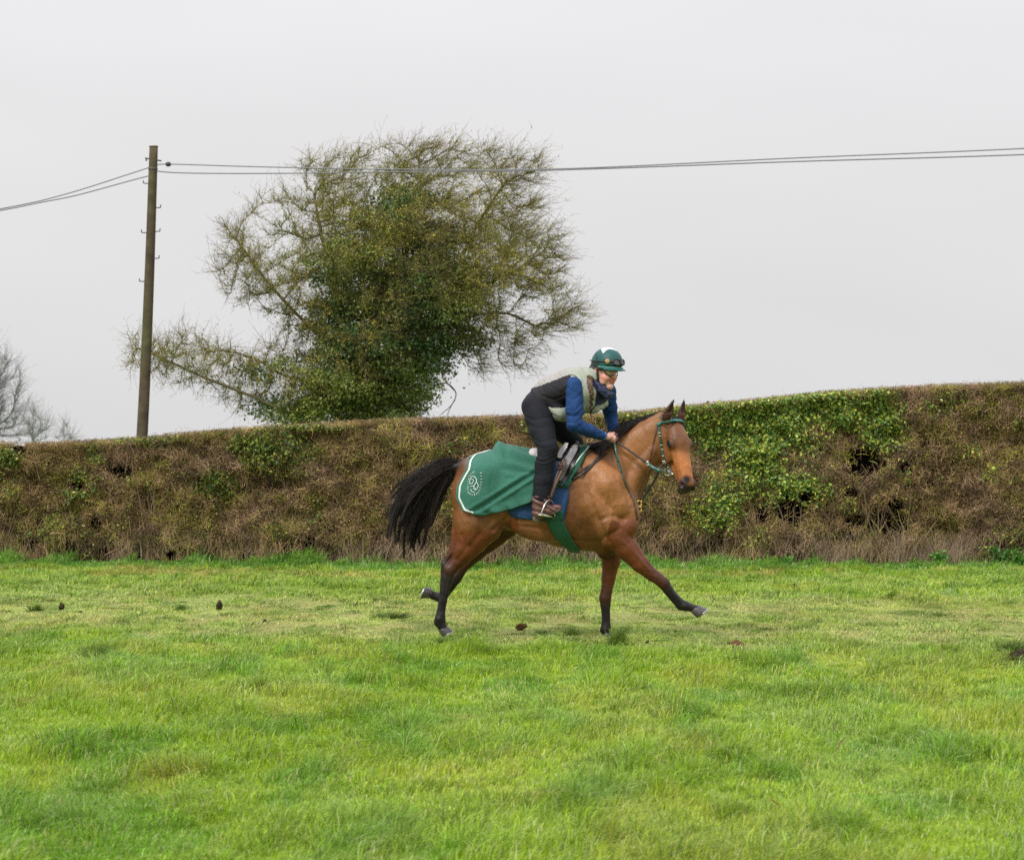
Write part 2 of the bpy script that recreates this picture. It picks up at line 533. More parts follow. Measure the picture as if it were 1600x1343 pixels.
def turf_colour(x, y, r):
    """albedo of the sward at (x, y)"""
    x = np.asarray(x, float); y = np.asarray(y, float)
    p = P3(x, y * 0.36)
    g = np.array([0.325, 0.465, 0.030]); lush = np.array([0.150, 0.335, 0.025]); yel = np.array([0.430, 0.480, 0.055])
    straw = np.array([0.43, 0.38, 0.15]); rust = np.array([0.30, 0.165, 0.045]); blue = np.array([0.260, 0.400, 0.095])
    n1 = fbm(p, 1.5, 3, 41); n2 = fbm(p, 3.0, 3, 43); n3 = fbm(p, 6.0, 2, 47); n4 = fbm(p, 2.2, 2, 53)
    c = g[None] + 0 * x[:, None]
    def mix(c, t, w): return c * (1 - w[:, None]) + t[None] * w[:, None]
    c = mix(c, lush, 0.75 * sstep(0.50, 0.66, n2))
    c = mix(c, blue, 0.40 * sstep(0.52, 0.68, n4))
    c = mix(c, yel, 0.70 * sstep(0.50, 0.66, n1))
    c = mix(c, rust, 0.35 * sstep(0.66, 0.78, n3) * sstep(0.42, 0.6, n1))
    t = track(x, y)
    c = mix(c, np.array([0.52, 0.56, 0.20]), 0.62 * t)
    c = mix(c, straw * 1.1, t * 0.65 * sstep(0.42, 0.58, n2))
    c = mix(c, np.array([.20, .17, .08]), t * .5 * sstep(.60, .72, n3))
    c = mix(c, np.array([0.24, 0.35, 0.07]), t * 0.6 * sstep(0.56, 0.68, n3))
    fe = sstep(30.0, 31.2, y) * (1 - sstep(31.9, 32.9, y))
    c = mix(c, np.array([0.46, 0.36, 0.11]), 0.65 * fe * sstep(0.30, 0.5, n1))
    c = mix(c, np.array([0.125, 0.31, 0.040]), 0.9 * sstep(32.5, 33.3, y + 0.8 * (n2 - 0.5)))
    far = sstep(25.5, 28, y) * (1 - sstep(30, 31, y))
    c = mix(c, np.array([0.30, 0.41, 0.07]), 0.5 * far)
    # single blades: dry and pale ones among the green
    c = mix(c, straw * 1.15, 0.85 * (r < 0.055))
    c = mix(c, np.array([0.50, 0.54, 0.26]), 0.8 * ((r > 0.06) & (r < 0.17)))
    c = mix(c, np.array([0.06, 0.13, 0.02]), 0.6 * (r > 0.86))
    return c

def build_ground():
    xs = np.concatenate([np.linspace(-400, -20, 14), np.linspace(-15, 15, 151), np.linspace(20, 400, 14)])
    ys = np.concatenate([np.linspace(-60, 4, 10), np.linspace(5, 40, 176), np.linspace(45, 900, 24)])
    X, Y = np.meshgrid(xs, ys, indexing='ij')
    x, y = X.ravel(), Y.ravel()
    z = ground_z(x, y) * (1 - sstep(40, 60, y)) - 0.012
    c = turf_colour(x, y, np.full(len(x), 0.5)) * 0.5
    m = mat_basic('turf_soil', attr=True, rough=0.95, var=0.35, vscale=30, bump=0.5, bscale=40, spec=0.15, bdist=0.02)
    g = mesh_obj('ground', np.stack([x, y, z], 1), grid_faces(len(xs), len(ys))[:, ::-1], m, None, c)
    tag(g, kind='structure')

def build_grass():
    bands = [  # y0, y1, blades per m2, length, width
        (7.6, 10.5, 5800, 0.072, 0.0023), (10.5, 14.5, 4800, 0.067, 0.0026), (14.5, 19.2, 3600, 0.066, 0.0030),
        (19.2, 25.0, 2300, 0.050, 0.0040), (25.0, 34.9, 1250, 0.062, 0.0058)]
    XY = []; LW = []
    for y0, y1, den, ln, wd in bands:
        hw = lambda y: 0.2198 * y * 1.02 + 1.3
        area = (hw(y0) + hw(y1)) * (y1 - y0)
        n = int(area * den)
        y = rng.uniform(y0, y1, n * 2); x = rng.uniform(-hw(y1), hw(y1), n * 2)
        ok = np.abs(x) < hw(y)
        x, y = x[ok][:n], y[ok][:n]
        # blades grow in tufts
        XY.append(np.stack([x, y], 1)); LW.append(np.stack([np.full(len(x), ln), np.full(len(x), wd)], 1))
    XY = np.concatenate(XY); LW = np.concatenate(LW); n = len(XY)
    # some of the blades stand in separate tufts, fanning outwards
    nc = 3000
    cy = 7.8 + 27 * rng.random(nc) ** 1.15; cx = rng.uniform(-1, 1, nc) * (0.2198 * cy + 1.2); cr_ = rng.uniform(.03, .11, nc)
    tid = np.full(n, -1); fx = np.zeros(n); fy = np.zeros(n)
    order = np.argsort(cy); cx, cy, cr_ = cx[order], cy[order], cr_[order]
    pick = np.nonzero(rng.random(n) < 0.26)[0]
    k = np.clip(np.searchsorted(cy, XY[pick, 1]) + rng.integers(-12, 12, len(pick)), 0, nc - 1)
    ox, oy = rng.normal(0, 1, len(pick)) * cr_[k], rng.normal(0, 1, len(pick)) * cr_[k] * 1.3
    XY[pick] = np.stack([cx[k] + ox, cy[k] + oy], 1); tid[pick] = k; fx[pick] = ox / cr_[k]; fy[pick] = oy / cr_[k]
    x, y = XY[:, 0], XY[:, 1]
    # keep the worn hoof pits open
    t = track(x, y)
    p = P3(x, y * 0.5)
    tuft = fbm(p, 3.0, 3, 61); fine = fbm(p, 9, 2, 67)
    keep = rng.random(n) < (0.55 + 0.75 * fine)
    keep |= tid >= 0
    x, y, LW, t, tuft, fine, tid, fx, fy = x[keep], y[keep], LW[keep], t[keep], tuft[keep], fine[keep], tid[keep], fx[keep], fy[keep]; n = len(x)
    isT = tid >= 0
    L = LW[:, 0] * (0.45 + 0.8 * rng.random(n)) * (0.45 + 1.15 * sstep(0.34, 0.66, tuft)) * (0.7 + 0.6 * fine)
    L *= np.where(isT, 1.35, .95)
    L *= 1 - 0.55 * t
    L *= 1 + 1.1 * sstep(33.0, 34.4, y) * (0.4 + tuft)
    W = LW[:, 1] * (0.65 + 0.7 * rng.random(n)) * (1 + 0.2 * t)
    z = ground_z(x, y) - 0.008
    pp = P3(x, y)
    # lean: swept by the wind towards the right, with combed-over patches
    ang = (fbm(P3(x, y * .5), 1.3, 2, 71) - 0.5) * 5.0 + rng.normal(0, 0.95, n)
    lean = np.clip(0.40 + 0.9 * fbm(pp, 2.2, 2, 73) + rng.normal(0, 0.34, n) + 0.35 * t, .05, 1.7)
    ang = np.where(isT, np.arctan2(fy, fx + .25), ang)
    lean = np.where(isT, np.clip(.25 + .45 * np.hypot(fx, fy), .1, 1.4), lean)
    dx = np.cos(ang); dy = np.sin(ang)
    phi = rng.uniform(0, math.pi, n)
    sx, sy = np.cos(phi) * W, np.sin(phi) * W
    base = np.stack([x, y, z], 1)
    m1 = base + np.stack([dx * lean * 0.28 * L, dy * lean * 0.28 * L, L * 0.58 * (1 - 0.12 * lean)], 1)
    tip = base + np.stack([dx * lean * 0.95 * L, dy * lean * 0.95 * L, L * np.clip(1 - 0.42 * lean, 0.1, 1)], 1)
    S = np.stack([sx, sy, np.zeros(n)], 1)
    V = np.stack([base - S, base + S, m1 - S * 0.8, m1 + S * 0.8, tip], 1).reshape(-1, 3)
    b = (np.arange(n) * 5)[:, None]
    F = np.concatenate([b + np.array([[0, 1, 3]]), b + np.array([[0, 3, 2]]), b + np.array([[2, 3, 4]])])
    c = turf_colour(x, y, rng.random(n))
    tone = (0.62 + 0.5 * hashn(tid, tid * 0, tid * 0, 9))[:, None]
    c = np.where(isT[:, None], c * .5 + np.array([0.185, 0.360, 0.028]) * .5, c) * np.where(isT[:, None], tone, 1.0)
    c *= (0.62 + 0.78 * rng.random(n))[:, None]
    m = mat_basic('grass_blade', attr=True, rough=0.42, spec=0.25, translucent=0.36)
    o = mesh_obj('grass', V, F, m, None, np.repeat(c, 5, axis=0), smooth=False)
    tag(o, 'green pasture grass swept by wind, trodden pale along the gallop track', 'grass', kind='stuff')

# ================================================================== HEDGE
TOPS = np.array([[-200, 700], [0, 692], [60, 692], [130, 689], [210, 684], [290, 676], [400, 667], [520, 660], [640, 654], [800, 650],
                 [900, 647], [1000, 642], [1110, 630], [1200, 622], [1300, 611], [1380, 606], [1480, 601], [1600, 597], [1800, 590]], float)
def hedge_top_v(u): return np.interp(u, TOPS[:, 0], TOPS[:, 1])
HOLES = [(1350, 722, 32, 26), (1388, 815, 40, 26), (1340, 815, 22, 12), (1325, 838, 16, 12), (188, 736, 22, 11), (1445, 690, 9, 10), (1235, 798, 26, 24),
         (1260, 775, 16, 12), (120, 760, 14, 9), (150, 815, 10, 18), (45, 850, 18, 16), (110, 862, 16, 20), (165, 862, 12, 18), (215, 868, 10, 16),
         (385, 872, 10, 12), (450, 865, 12, 16), (485, 850, 9, 20), (30, 700, 14, 9), (330, 872, 14, 8), (1415, 730, 9, 10), (1330, 770, 10, 8),
         (600, 868, 10, 10), (1400, 790, 14, 12), (1190, 805, 10, 14), (235, 790, 9, 10), (1120, 850, 12, 12), (270, 865, 12, 12), (60, 820, 9, 10)]
GREENS = [(1180, 672, 110, 52, 1), (1290, 640, 100, 36, 1), (1375, 655, 42, 50, 1), (1118, 800, 36, 46, .95), (1240, 770, 46, 30, .9), (1180, 735, 70, 45, .8),
          (1095, 660, 40, 28, .9), (1330, 640, 60, 30, .9), (1060, 640, 30, 14, .8), (440, 715, 62, 46, .62), (405, 690, 42, 26, .7), (340, 755, 44, 24, .6),
          (15, 712, 26, 18, .8), (230, 688, 60, 12, .6), (150, 712, 18, 16, .5), (125, 755, 26, 30, .5), (480, 668, 120, 10, .5), (860, 670, 50, 16, .5),
          (1180, 840, 30, 22, .4), (1460, 640, 40, 30, .45), (560, 830, 60, 30, .2), (980, 655, 60, 16, .7), (1430, 740, 30, 26, .35), (1560, 870, 40, 12, .6),
          (90, 830, 60, 40, .3), (300, 850, 70, 26, .3), (470, 830, 60, 30, .3), (730, 690, 80, 24, .3), (1520, 740, 50, 20, .2)]

def spots(u, v, L):
    r = np.zeros(len(u))
    for s in L:
        w = s[4] if len(s) > 4 else 1.0
        r = np.maximum(r, w * np.exp(-(((u - s[0]) / s[2]) ** 2 + ((v - s[1]) / s[3]) ** 2) ** 1.5 * 0.8))
    return r

def hedge_front(x, z):
    """depth of the clipped face at (x, z)"""
    p = np.stack([x, np.zeros_like(x), z], 1)
    return HEDGE_Y + 0.50 * (fbm(p, 1.1, 2, 101) - 0.5) + 0.24 * (fbm(p, 4.2, 2, 103) - 0.5) + 0.10 * (z / 2.0) ** 2

def build_hedge():
    root = empty('hedge', (0, HEDGE_Y + 0.7, 0))
    tag(root, 'long clipped field hedge, brown twigs with green ivy patches, behind the horse', 'hedge')
    x0, x1 = -12.0, 12.0
    def top_z(x, Y=HEDGE_Y):
        u = 800 + x * FPX / Y
        return EYE - (hedge_top_v(u) - 722) / FPX * Y
    # dark inner mass of stems
    nx, nz = 260, 40
    X, T = np.meshgrid(np.linspace(x0, x1, nx), np.linspace(0, 1, nz), indexing='ij')
    x, t = X.ravel(), T.ravel()
    z = t * (top_z(x) + 0.01)
    u, v = uv_of(np.stack([x, np.full_like(x, HEDGE_Y), z], 1))
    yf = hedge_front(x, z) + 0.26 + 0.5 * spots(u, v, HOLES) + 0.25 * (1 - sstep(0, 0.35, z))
    Vf = np.stack([x, yf, z - 0.05], 1); Vb = np.stack([x, np.full_like(x, HEDGE_Y + 1.35), z - 0.05], 1)
    n = nx * nz; F = grid_faces(nx, nz)
    top = np.arange(nx) * nz + nz - 1
    Ft = np.stack([top[:-1], top[1:], top[1:] + n, top[:-1] + n], 1)
    Fe = np.concatenate([np.stack([np.arange(nz - 1), np.arange(nz - 1) + 1, np.arange(nz - 1) + 1 + n, np.arange(nz - 1) + n], 1),
                         np.stack([n - nz + np.arange(nz - 1), n - nz + np.arange(nz - 1) + 1, 2 * n - nz + np.arange(nz - 1) + 1, 2 * n - nz + np.arange(nz - 1)], 1)])
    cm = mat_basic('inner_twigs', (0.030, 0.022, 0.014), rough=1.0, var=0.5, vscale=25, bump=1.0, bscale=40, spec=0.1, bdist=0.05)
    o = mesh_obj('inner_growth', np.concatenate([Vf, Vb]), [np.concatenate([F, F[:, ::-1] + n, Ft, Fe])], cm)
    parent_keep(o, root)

    def sample(n, seed, deep=0.3, over=0.03):
        r = np.random.default_rng(seed)
        x = r.uniform(x0, x1, n); tz = top_z(x)
        tt = r.random(n)
        zz = tt * (tz + over * r.normal(0, 0.6, n))
        y = hedge_front(x, zz) + np.abs(r.normal(0, deep * 0.5, n)) - 0.03
        # the flat clipped top
        k = r.random(n) < 0.16
        y = np.where(k, HEDGE_Y + r.uniform(0, 1.3, n), y)
        zz = np.where(k, tz - 0.02 - np.abs(r.normal(0, 0.04, n)), zz)
        Q = np.stack([x, y, zz], 1)
        u, v = uv_of(Q)
        return r, Q, u, v, tz
    # --- twigs
    r, Q, u, v, tz = sample(287000, 5)
    hole = spots(u, v, HOLES); grn = spots(u, v, GREENS)
    keep = r.random(len(Q)) > 0.93 * np.clip(hole * 1.3, 0, 1)
    keep &= r.random(len(Q)) > 0.55 * grn
    Q, u, v, tz = Q[keep], u[keep], v[keep], tz[keep]; n = len(Q)
    low = 1 - sstep(0.0, 0.75, Q[:, 2])
    L = r.uniform(0.05, 0.20, n) * (1 + 1.1 * low * r.random(n)) * (1 + (r.random(n) < .06))
    d = r.normal(size=(n, 3)) * np.array([0.9, 0.55, 1.0]) + np.array([0.10, -0.40, 0.55]); d[:, 2] += low * 2.4
    d /= np.linalg.norm(d, axis=1, keepdims=True)
    bend = r.normal(size=(n, 3)) * 0.22
    tt = np.linspace(-0.5, 0.5, 4)[None, :, None]
    A = Q[:, None] + d[:, None] * L[:, None, None] * tt + bend[:, None] * L[:, None, None] * (tt ** 2 - 0.25)
    lim = (tz + 0.01 + 0.13 * (r.random(n) ** 9) + .035 * fbm(Q, 3.5, 2, 3))[:, None]
    A[:, :, 2] = np.clip(A[:, :, 2], -0.02, lim)
    W = (r.uniform(0.0016, 0.0040, n) * (1 + 0.6 * low))[:, None] * np.array([1, 0.9, 0.7, 0.4])[None]
    pn = fbm(Q, 1.3, 3, 111); pm = fbm(Q, 3.1, 2, 113)
    cA = np.array([0.285, 0.165, 0.092]); cB = np.array([0.44, 0.320, 0.170]); cC = np.array([0.300, 0.190, 0.145]); cM = np.array([0.35, 0.33, 0.060])
    k1 = r.random(n)[:, None]
    c = cA * (1 - k1) + cB * k1
    wv = sstep(0.50, 0.62, pn)[:, None] * 0.6; c = c * (1 - wv) + cC * 1.1 * wv
    wm = sstep(0.48, 0.62, pm)[:, None] * (r.random((n, 1)) < 0.45); c = c * (1 - wm) + cM * wm
    wl = (low * (r.random(n) < 0.30))[:, None]; c = c * (1 - wl) + np.array([0.40, 0.30, 0.20]) * wl
    c = c * r.uniform(0.35, 1.35, (n, 1)) * (0.55 + 0.9 * sstep(.32, .68, fbm(Q, 5.5, 2, 117)))[:, None]
    V, F, C = strips(A, W, col=c)
    tm = mat_basic('hedge_twig', attr=True, rough=0.9, spec=0.2)
    o = mesh_obj('twigs', V, F, tm, None, C); parent_keep(o, root)
    # --- leaves
    r, Q, u, v, tz = sample(525000, 9, 0.22)
    hole = spots(u, v, HOLES)
    edge = (fbm(Q, 2.4, 3, 121) - 0.5) * 1.5
    grn = np.clip(spots(u, v, GREENS) + edge * 0.75 - 0.12, 0, 1)
    olive = sstep(0.47, 0.62, fbm(Q, 1.5, 3, 123)) * 0.85
    low = 1 - sstep(0.05, 0.55, Q[:, 2])
    prob = np.clip(0.22 + 0.95 * grn + 0.50 * olive, 0, 1) * (1 - 0.8 * low * (grn < 0.3)) * (1 - 0.96 * np.clip(hole * 1.3, 0, 1))
    keep = r.random(len(Q)) < prob
    Q, u, v, tz, grn, olive = Q[keep], u[keep], v[keep], tz[keep], grn[keep], olive[keep]; n = len(Q)
    Q[:, 1] -= 0.10 * grn * r.random(n)
    k = r.random(n)
    brown = np.array([0.30, 0.165, 0.075]); ol = np.array([0.350, 0.320, 0.050]); ivy = np.array([0.115, 0.235, 0.050]); lime = np.array([0.400, 0.480, 0.075]); yel = np.array([0.55, 0.54, 0.10])
    c = np.where((k < 0.42)[:, None], brown, ol)
    oo = (olive[:, None] > 0.3) & (k[:, None] > 0.3); c = np.where(oo, ol * 1.05, c)
    g1 = (r.random(n) < np.clip(grn * 1.25, 0, .97))[:, None]
    kk = r.random(n)[:, None]
    gc = np.where(kk < 0.50, ivy, np.where(kk < 0.90, lime, yel))
    right = sstep(900, 1100, u)[:, None]
    gc = gc * (0.72 + 0.38 * right)
    c = np.where(g1, gc, c)
    c = c * r.uniform(0.5, 1.3, (n, 1))
    size = np.where(g1[:, 0], r.uniform(0.034, 0.072, n), r.uniform(0.016, 0.036, n))
    V, F, C = leaves(Q, size, c, up=np.array([0.1, -0.5, 0.15]), seed=19)
    lm = mat_basic('hedge_leaf', attr=True, rough=0.38, spec=0.55, translucent=0.22)
    o = mesh_obj('leaves', V, F, lm, None, C, smooth=False); parent_keep(o, root)
    # --- the thicker bare stems low down and in the gaps
    r = np.random.default_rng(33)
    n = 640
    x = r.uniform(x0, x1, n)
    y = hedge_front(x, np.full(n, 0.3)) + r.uniform(-0.02, 0.25, n)
    H = r.uniform(0.35, 1.3, n); lean = r.normal(0, 0.28, n)
    t = np.linspace(0, 1, 6)[None, :]
    w1 = r.normal(0, 0.05, (n, 1))
    A = np.stack([x[:, None] + lean[:, None] * H[:, None] * t + w1 * np.sin(t * 5 + x[:, None]), y[:, None] + 0.1 * t, H[:, None] * t - 0.03], -1)
    W = r.uniform(0.004, 0.013, n)[:, None] * (1 - 0.6 * t)
    kk = r.random((n, 1))
    c = np.array([0.24, 0.165, 0.10]) * (1 - kk) + np.array([0.32, 0.26, 0.17]) * kk
    c = np.where(r.random((n, 1)) < 0.15, np.array([0.22, 0.22, 0.05]), c) * r.uniform(0.6, 1.1, (n, 1))
    # two mossy stems that show in the photograph
    V, F, C = strips(A, W, col=c)
    o = mesh_obj('stems', V, F, tm, None, C); parent_keep(o, root)
    # pale dead grass stalks standing against the foot of the hedge
    n = 9000
    u = r.uniform(-40, 1640, n); f = fbm(np.stack([u, u * 0, u * 0], 1), 0.02, 3, 7)
    w = .8 * np.exp(-((u - 1480) / 30) ** 2) + .6 * np.exp(-((u - 1400) / 22) ** 2) + 0.25 * np.exp(-((u - 1300) / 50) ** 2) + 0.22 * np.exp(-((u - 650) / 120) ** 2) + 0.25 * np.exp(-((u - 900) / 90) ** 2) + 0.06 * sstep(.45, .6, f)
    ok = r.random(n) < w; u = u[ok]; n = len(u)
    y = HEDGE_Y - r.uniform(0.02, 0.45, n); x = (u - 800) / FPX * y
    H = r.uniform(0.12, 0.5, n); t = np.linspace(0, 1, 4)[None, :]
    ln = r.normal(0.1, 0.35, n)
    A = np.stack([x[:, None] + ln[:, None] * H[:, None] * t ** 1.5, y[:, None] + 0 * t, H[:, None] * t], -1)
    W = r.uniform(0.0015, 0.003, n)[:, None] * (1 - 0.5 * t)
    c = np.array([0.42, 0.31, 0.21]) * r.uniform(0.35, 1.15, (n, 1))
    V, F, C = strips(A, W, col=c)
    o = mesh_obj('dry_stalks', V, F, tm, None, C); parent_keep(o, root)

def leafy_weed(u, v, Y, h, w, n, label, seed, c0=(0.10, 0.27, 0.035)):
    r = np.random.default_rng(seed)
    b = P(u, v, Y); b[2] = ground_z(np.array([b[0]]), np.array([Y]))[0]
    root = empty('weed_clump', tuple(b)); tag(root, label, 'weed', 'green weeds at the foot of the hedge')
    k = 22
    ang = r.uniform(0, 6.28, k); rr = r.uniform(0.1, 1, k) * w
    t = np.linspace(0, 1, 4)[None, :]
    H = h * r.uniform(0.5, 1, k)
    A = np.stack([b[0] + np.cos(ang)[:, None] * rr[:, None] * (0.3 + 0.7 * t), b[1] + 0.6 * np.sin(ang)[:, None] * rr[:, None] * (0.3 + 0.7 * t), b[2] + H[:, None] * t], -1)
    V, F, C = strips(A, 0.003 * np.ones((k, 4)), col=np.tile(np.array([[0.12, 0.2, 0.04]]), (k, 1)))
    m = bpy.data.materials.get('weed_leaf') or mat_basic('weed_leaf', attr=True, rough=0.45, translucent=0.3)
    o = mesh_obj('stems', V, F, m, None, C); parent_keep(o, root)
    i = r.integers(0, k, n); tt = r.uniform(0.2, 1, n)
    C0 = np.stack([b[0] + np.cos(ang[i]) * rr[i] * (0.3 + 0.7 * tt), b[1] + 0.6 * np.sin(ang[i]) * rr[i] * (0.3 + 0.7 * tt), b[2] + H[i] * tt], 1) + r.normal(0, 0.02, (n, 3))
    V, F, C = leaves(C0, r.uniform(0.03, 0.07, n), np.array(c0) * r.uniform(0.6, 1.5, (n, 1)), up=np.array([0, -0.3, 0.4]), seed=seed)
    o = mesh_obj('leaves', V, F, m, None, C, smooth=False); parent_keep(o, root)

# ================================================================== TREES
def edge_dist(u, v, poly):
    poly = np.asarray(poly, float); d = np.full(len(u), 1e9)
    for a, b in zip(poly, np.roll(poly, -1, 0)):
        ba = b - a; t = np.clip(((u - a[0]) * ba[0] + (v - a[1]) * ba[1]) / (ba @ ba), 0, 1)
        d = np.minimum(d, np.hypot(u - a[0] - t * ba[0], v - a[1] - t * ba[1]))
    return d

def colonize(att, pos, par, step, kill, infl, bias, iters, r):
    pos = [np.array(p, float) for p in pos]; par = list(par)
    A = att.copy(); near = np.full(len(A), -1); nd = np.full(len(A), 1e9)
    PA = np.array(pos)
    def upd(i0):
        nonlocal near, nd
        new = np.array(pos[i0:])
        for s in range(0, len(new), 256):
            D = np.linalg.norm(A[:, None] - new[None, s:s + 256], axis=2)
            j = D.argmin(1); dm = D[np.arange(len(A)), j]
            m = dm < nd
            nd = np.where(m, dm, nd); near = np.where(m, j + i0 + s, near)
    upd(0)
    for it in range(iters):
        m = nd < infl
        if not m.any(): break
        idx = near[m]; dirs = A[m] - np.array(pos)[idx]
        dirs /= np.linalg.norm(dirs, axis=1, keepdims=True) + 1e-9
        S = {}
        u, inv = np.unique(idx, return_inverse=True)
        acc = np.zeros((len(u), 3)); np.add.at(acc, inv, dirs)
        acc /= np.linalg.norm(acc, axis=1, keepdims=True) + 1e-9
        acc += bias + r.normal(0, 0.22, acc.shape)
        acc /= np.linalg.norm(acc, axis=1, keepdims=True) + 1e-9
        i0 = len(pos); base = np.array(pos)[u]
        for k in range(len(u)):
            pos.append(base[k] + acc[k] * step); par.append(int(u[k]))
        upd(i0)
        kp = nd > kill
        A, near, nd = A[kp], near[kp], nd[kp]
        if len(A) == 0 or len(pos) > 9000: break
    return np.array(pos), np.array(par)

def skeleton_mesh(pos, par, r_tip, power, rmax, sides=5):
    n = len(pos); rad = np.zeros(n); kids = np.zeros(n, int)
    for i in range(n - 1, 0, -1):
        if kids[i] == 0: rad[i] = r_tip ** power
        rad[par[i]] += rad[i]; kids[par[i]] += 1
    rad = np.minimum(np.maximum(rad, 1e-12) ** (1 / power), rmax)
    mb = MB()
    heavy = {}
    for i in range(1, n):
        p = par[i]
        if p not in heavy or rad[i] > rad[heavy[p]]: heavy[p] = i
    for i in range(1, n):
        p = par[i]
        if heavy[p] == i and p != 0: continue
        ch = [p, i]
        while ch[-1] in heavy: ch.append(heavy[ch[-1]])
        pts = pos[ch]; rr = rad[ch].copy(); rr[0] = min(rr[0], rr[1] * 1.15)
        if len(pts) > 3:
            pts = np.concatenate([pts[:1], 0.25 * pts[:-2] + 0.5 * pts[1:-1] + 0.25 * pts[2:], pts[-1:]])
        V, F, T = tube(pts, rr, 4 if rr[0] < 0.02 else 7, False)
        mb.add(V, F)
    return mb, rad, kids

CROWN = [(188, 570), (196, 520), (235, 500), (290, 512), (330, 525), (380, 548), (425, 540), (440, 505), (395, 482), (345, 462), (328, 415), (345, 372), (330, 322),
         (370, 290), (400, 275), (455, 262), (470, 248), (540, 236), (600, 218), (700, 212), (770, 228), (850, 242), (852, 275), (832, 315), (878, 368), (888, 425),
         (882, 450), (915, 490), (922, 508), (880, 530), (822, 542), (822, 582), (762, 572), (742, 602), (708, 562), (682, 592), (655, 625), (642, 668), (430, 672),
         (405, 655), (310, 612), (240, 592)]
TY = 42.0
IVY = [(600, 600, 75, 62), (570, 560, 70, 50), (640, 430, 85, 75), (600, 370, 60, 50), (650, 500, 75, 50), (560, 500, 70, 60), (600, 640, 60, 36), (700, 460, 55, 50),
       (480, 575, 50, 24), (410, 575, 36, 14), (660, 560, 45, 40), (690, 520, 50, 38), (540, 420, 50, 50), (620, 320, 45, 26), (460, 640, 60, 22), (530, 600, 60, 50),
       (680, 400, 45, 50), (700, 340, 20, 30)]
MOSS = [(520, 440, 110, 120), (600, 300, 130, 60), (740, 310, 60, 60), (790, 380, 80, 80), (800, 470, 70, 50), (560, 360, 90, 60), (450, 400, 60, 80), (520, 620, 60, 50), (300, 560, 60, 30),
        (420, 580, 60, 30), (840, 440, 40, 50), (500, 470, 90, 60)]

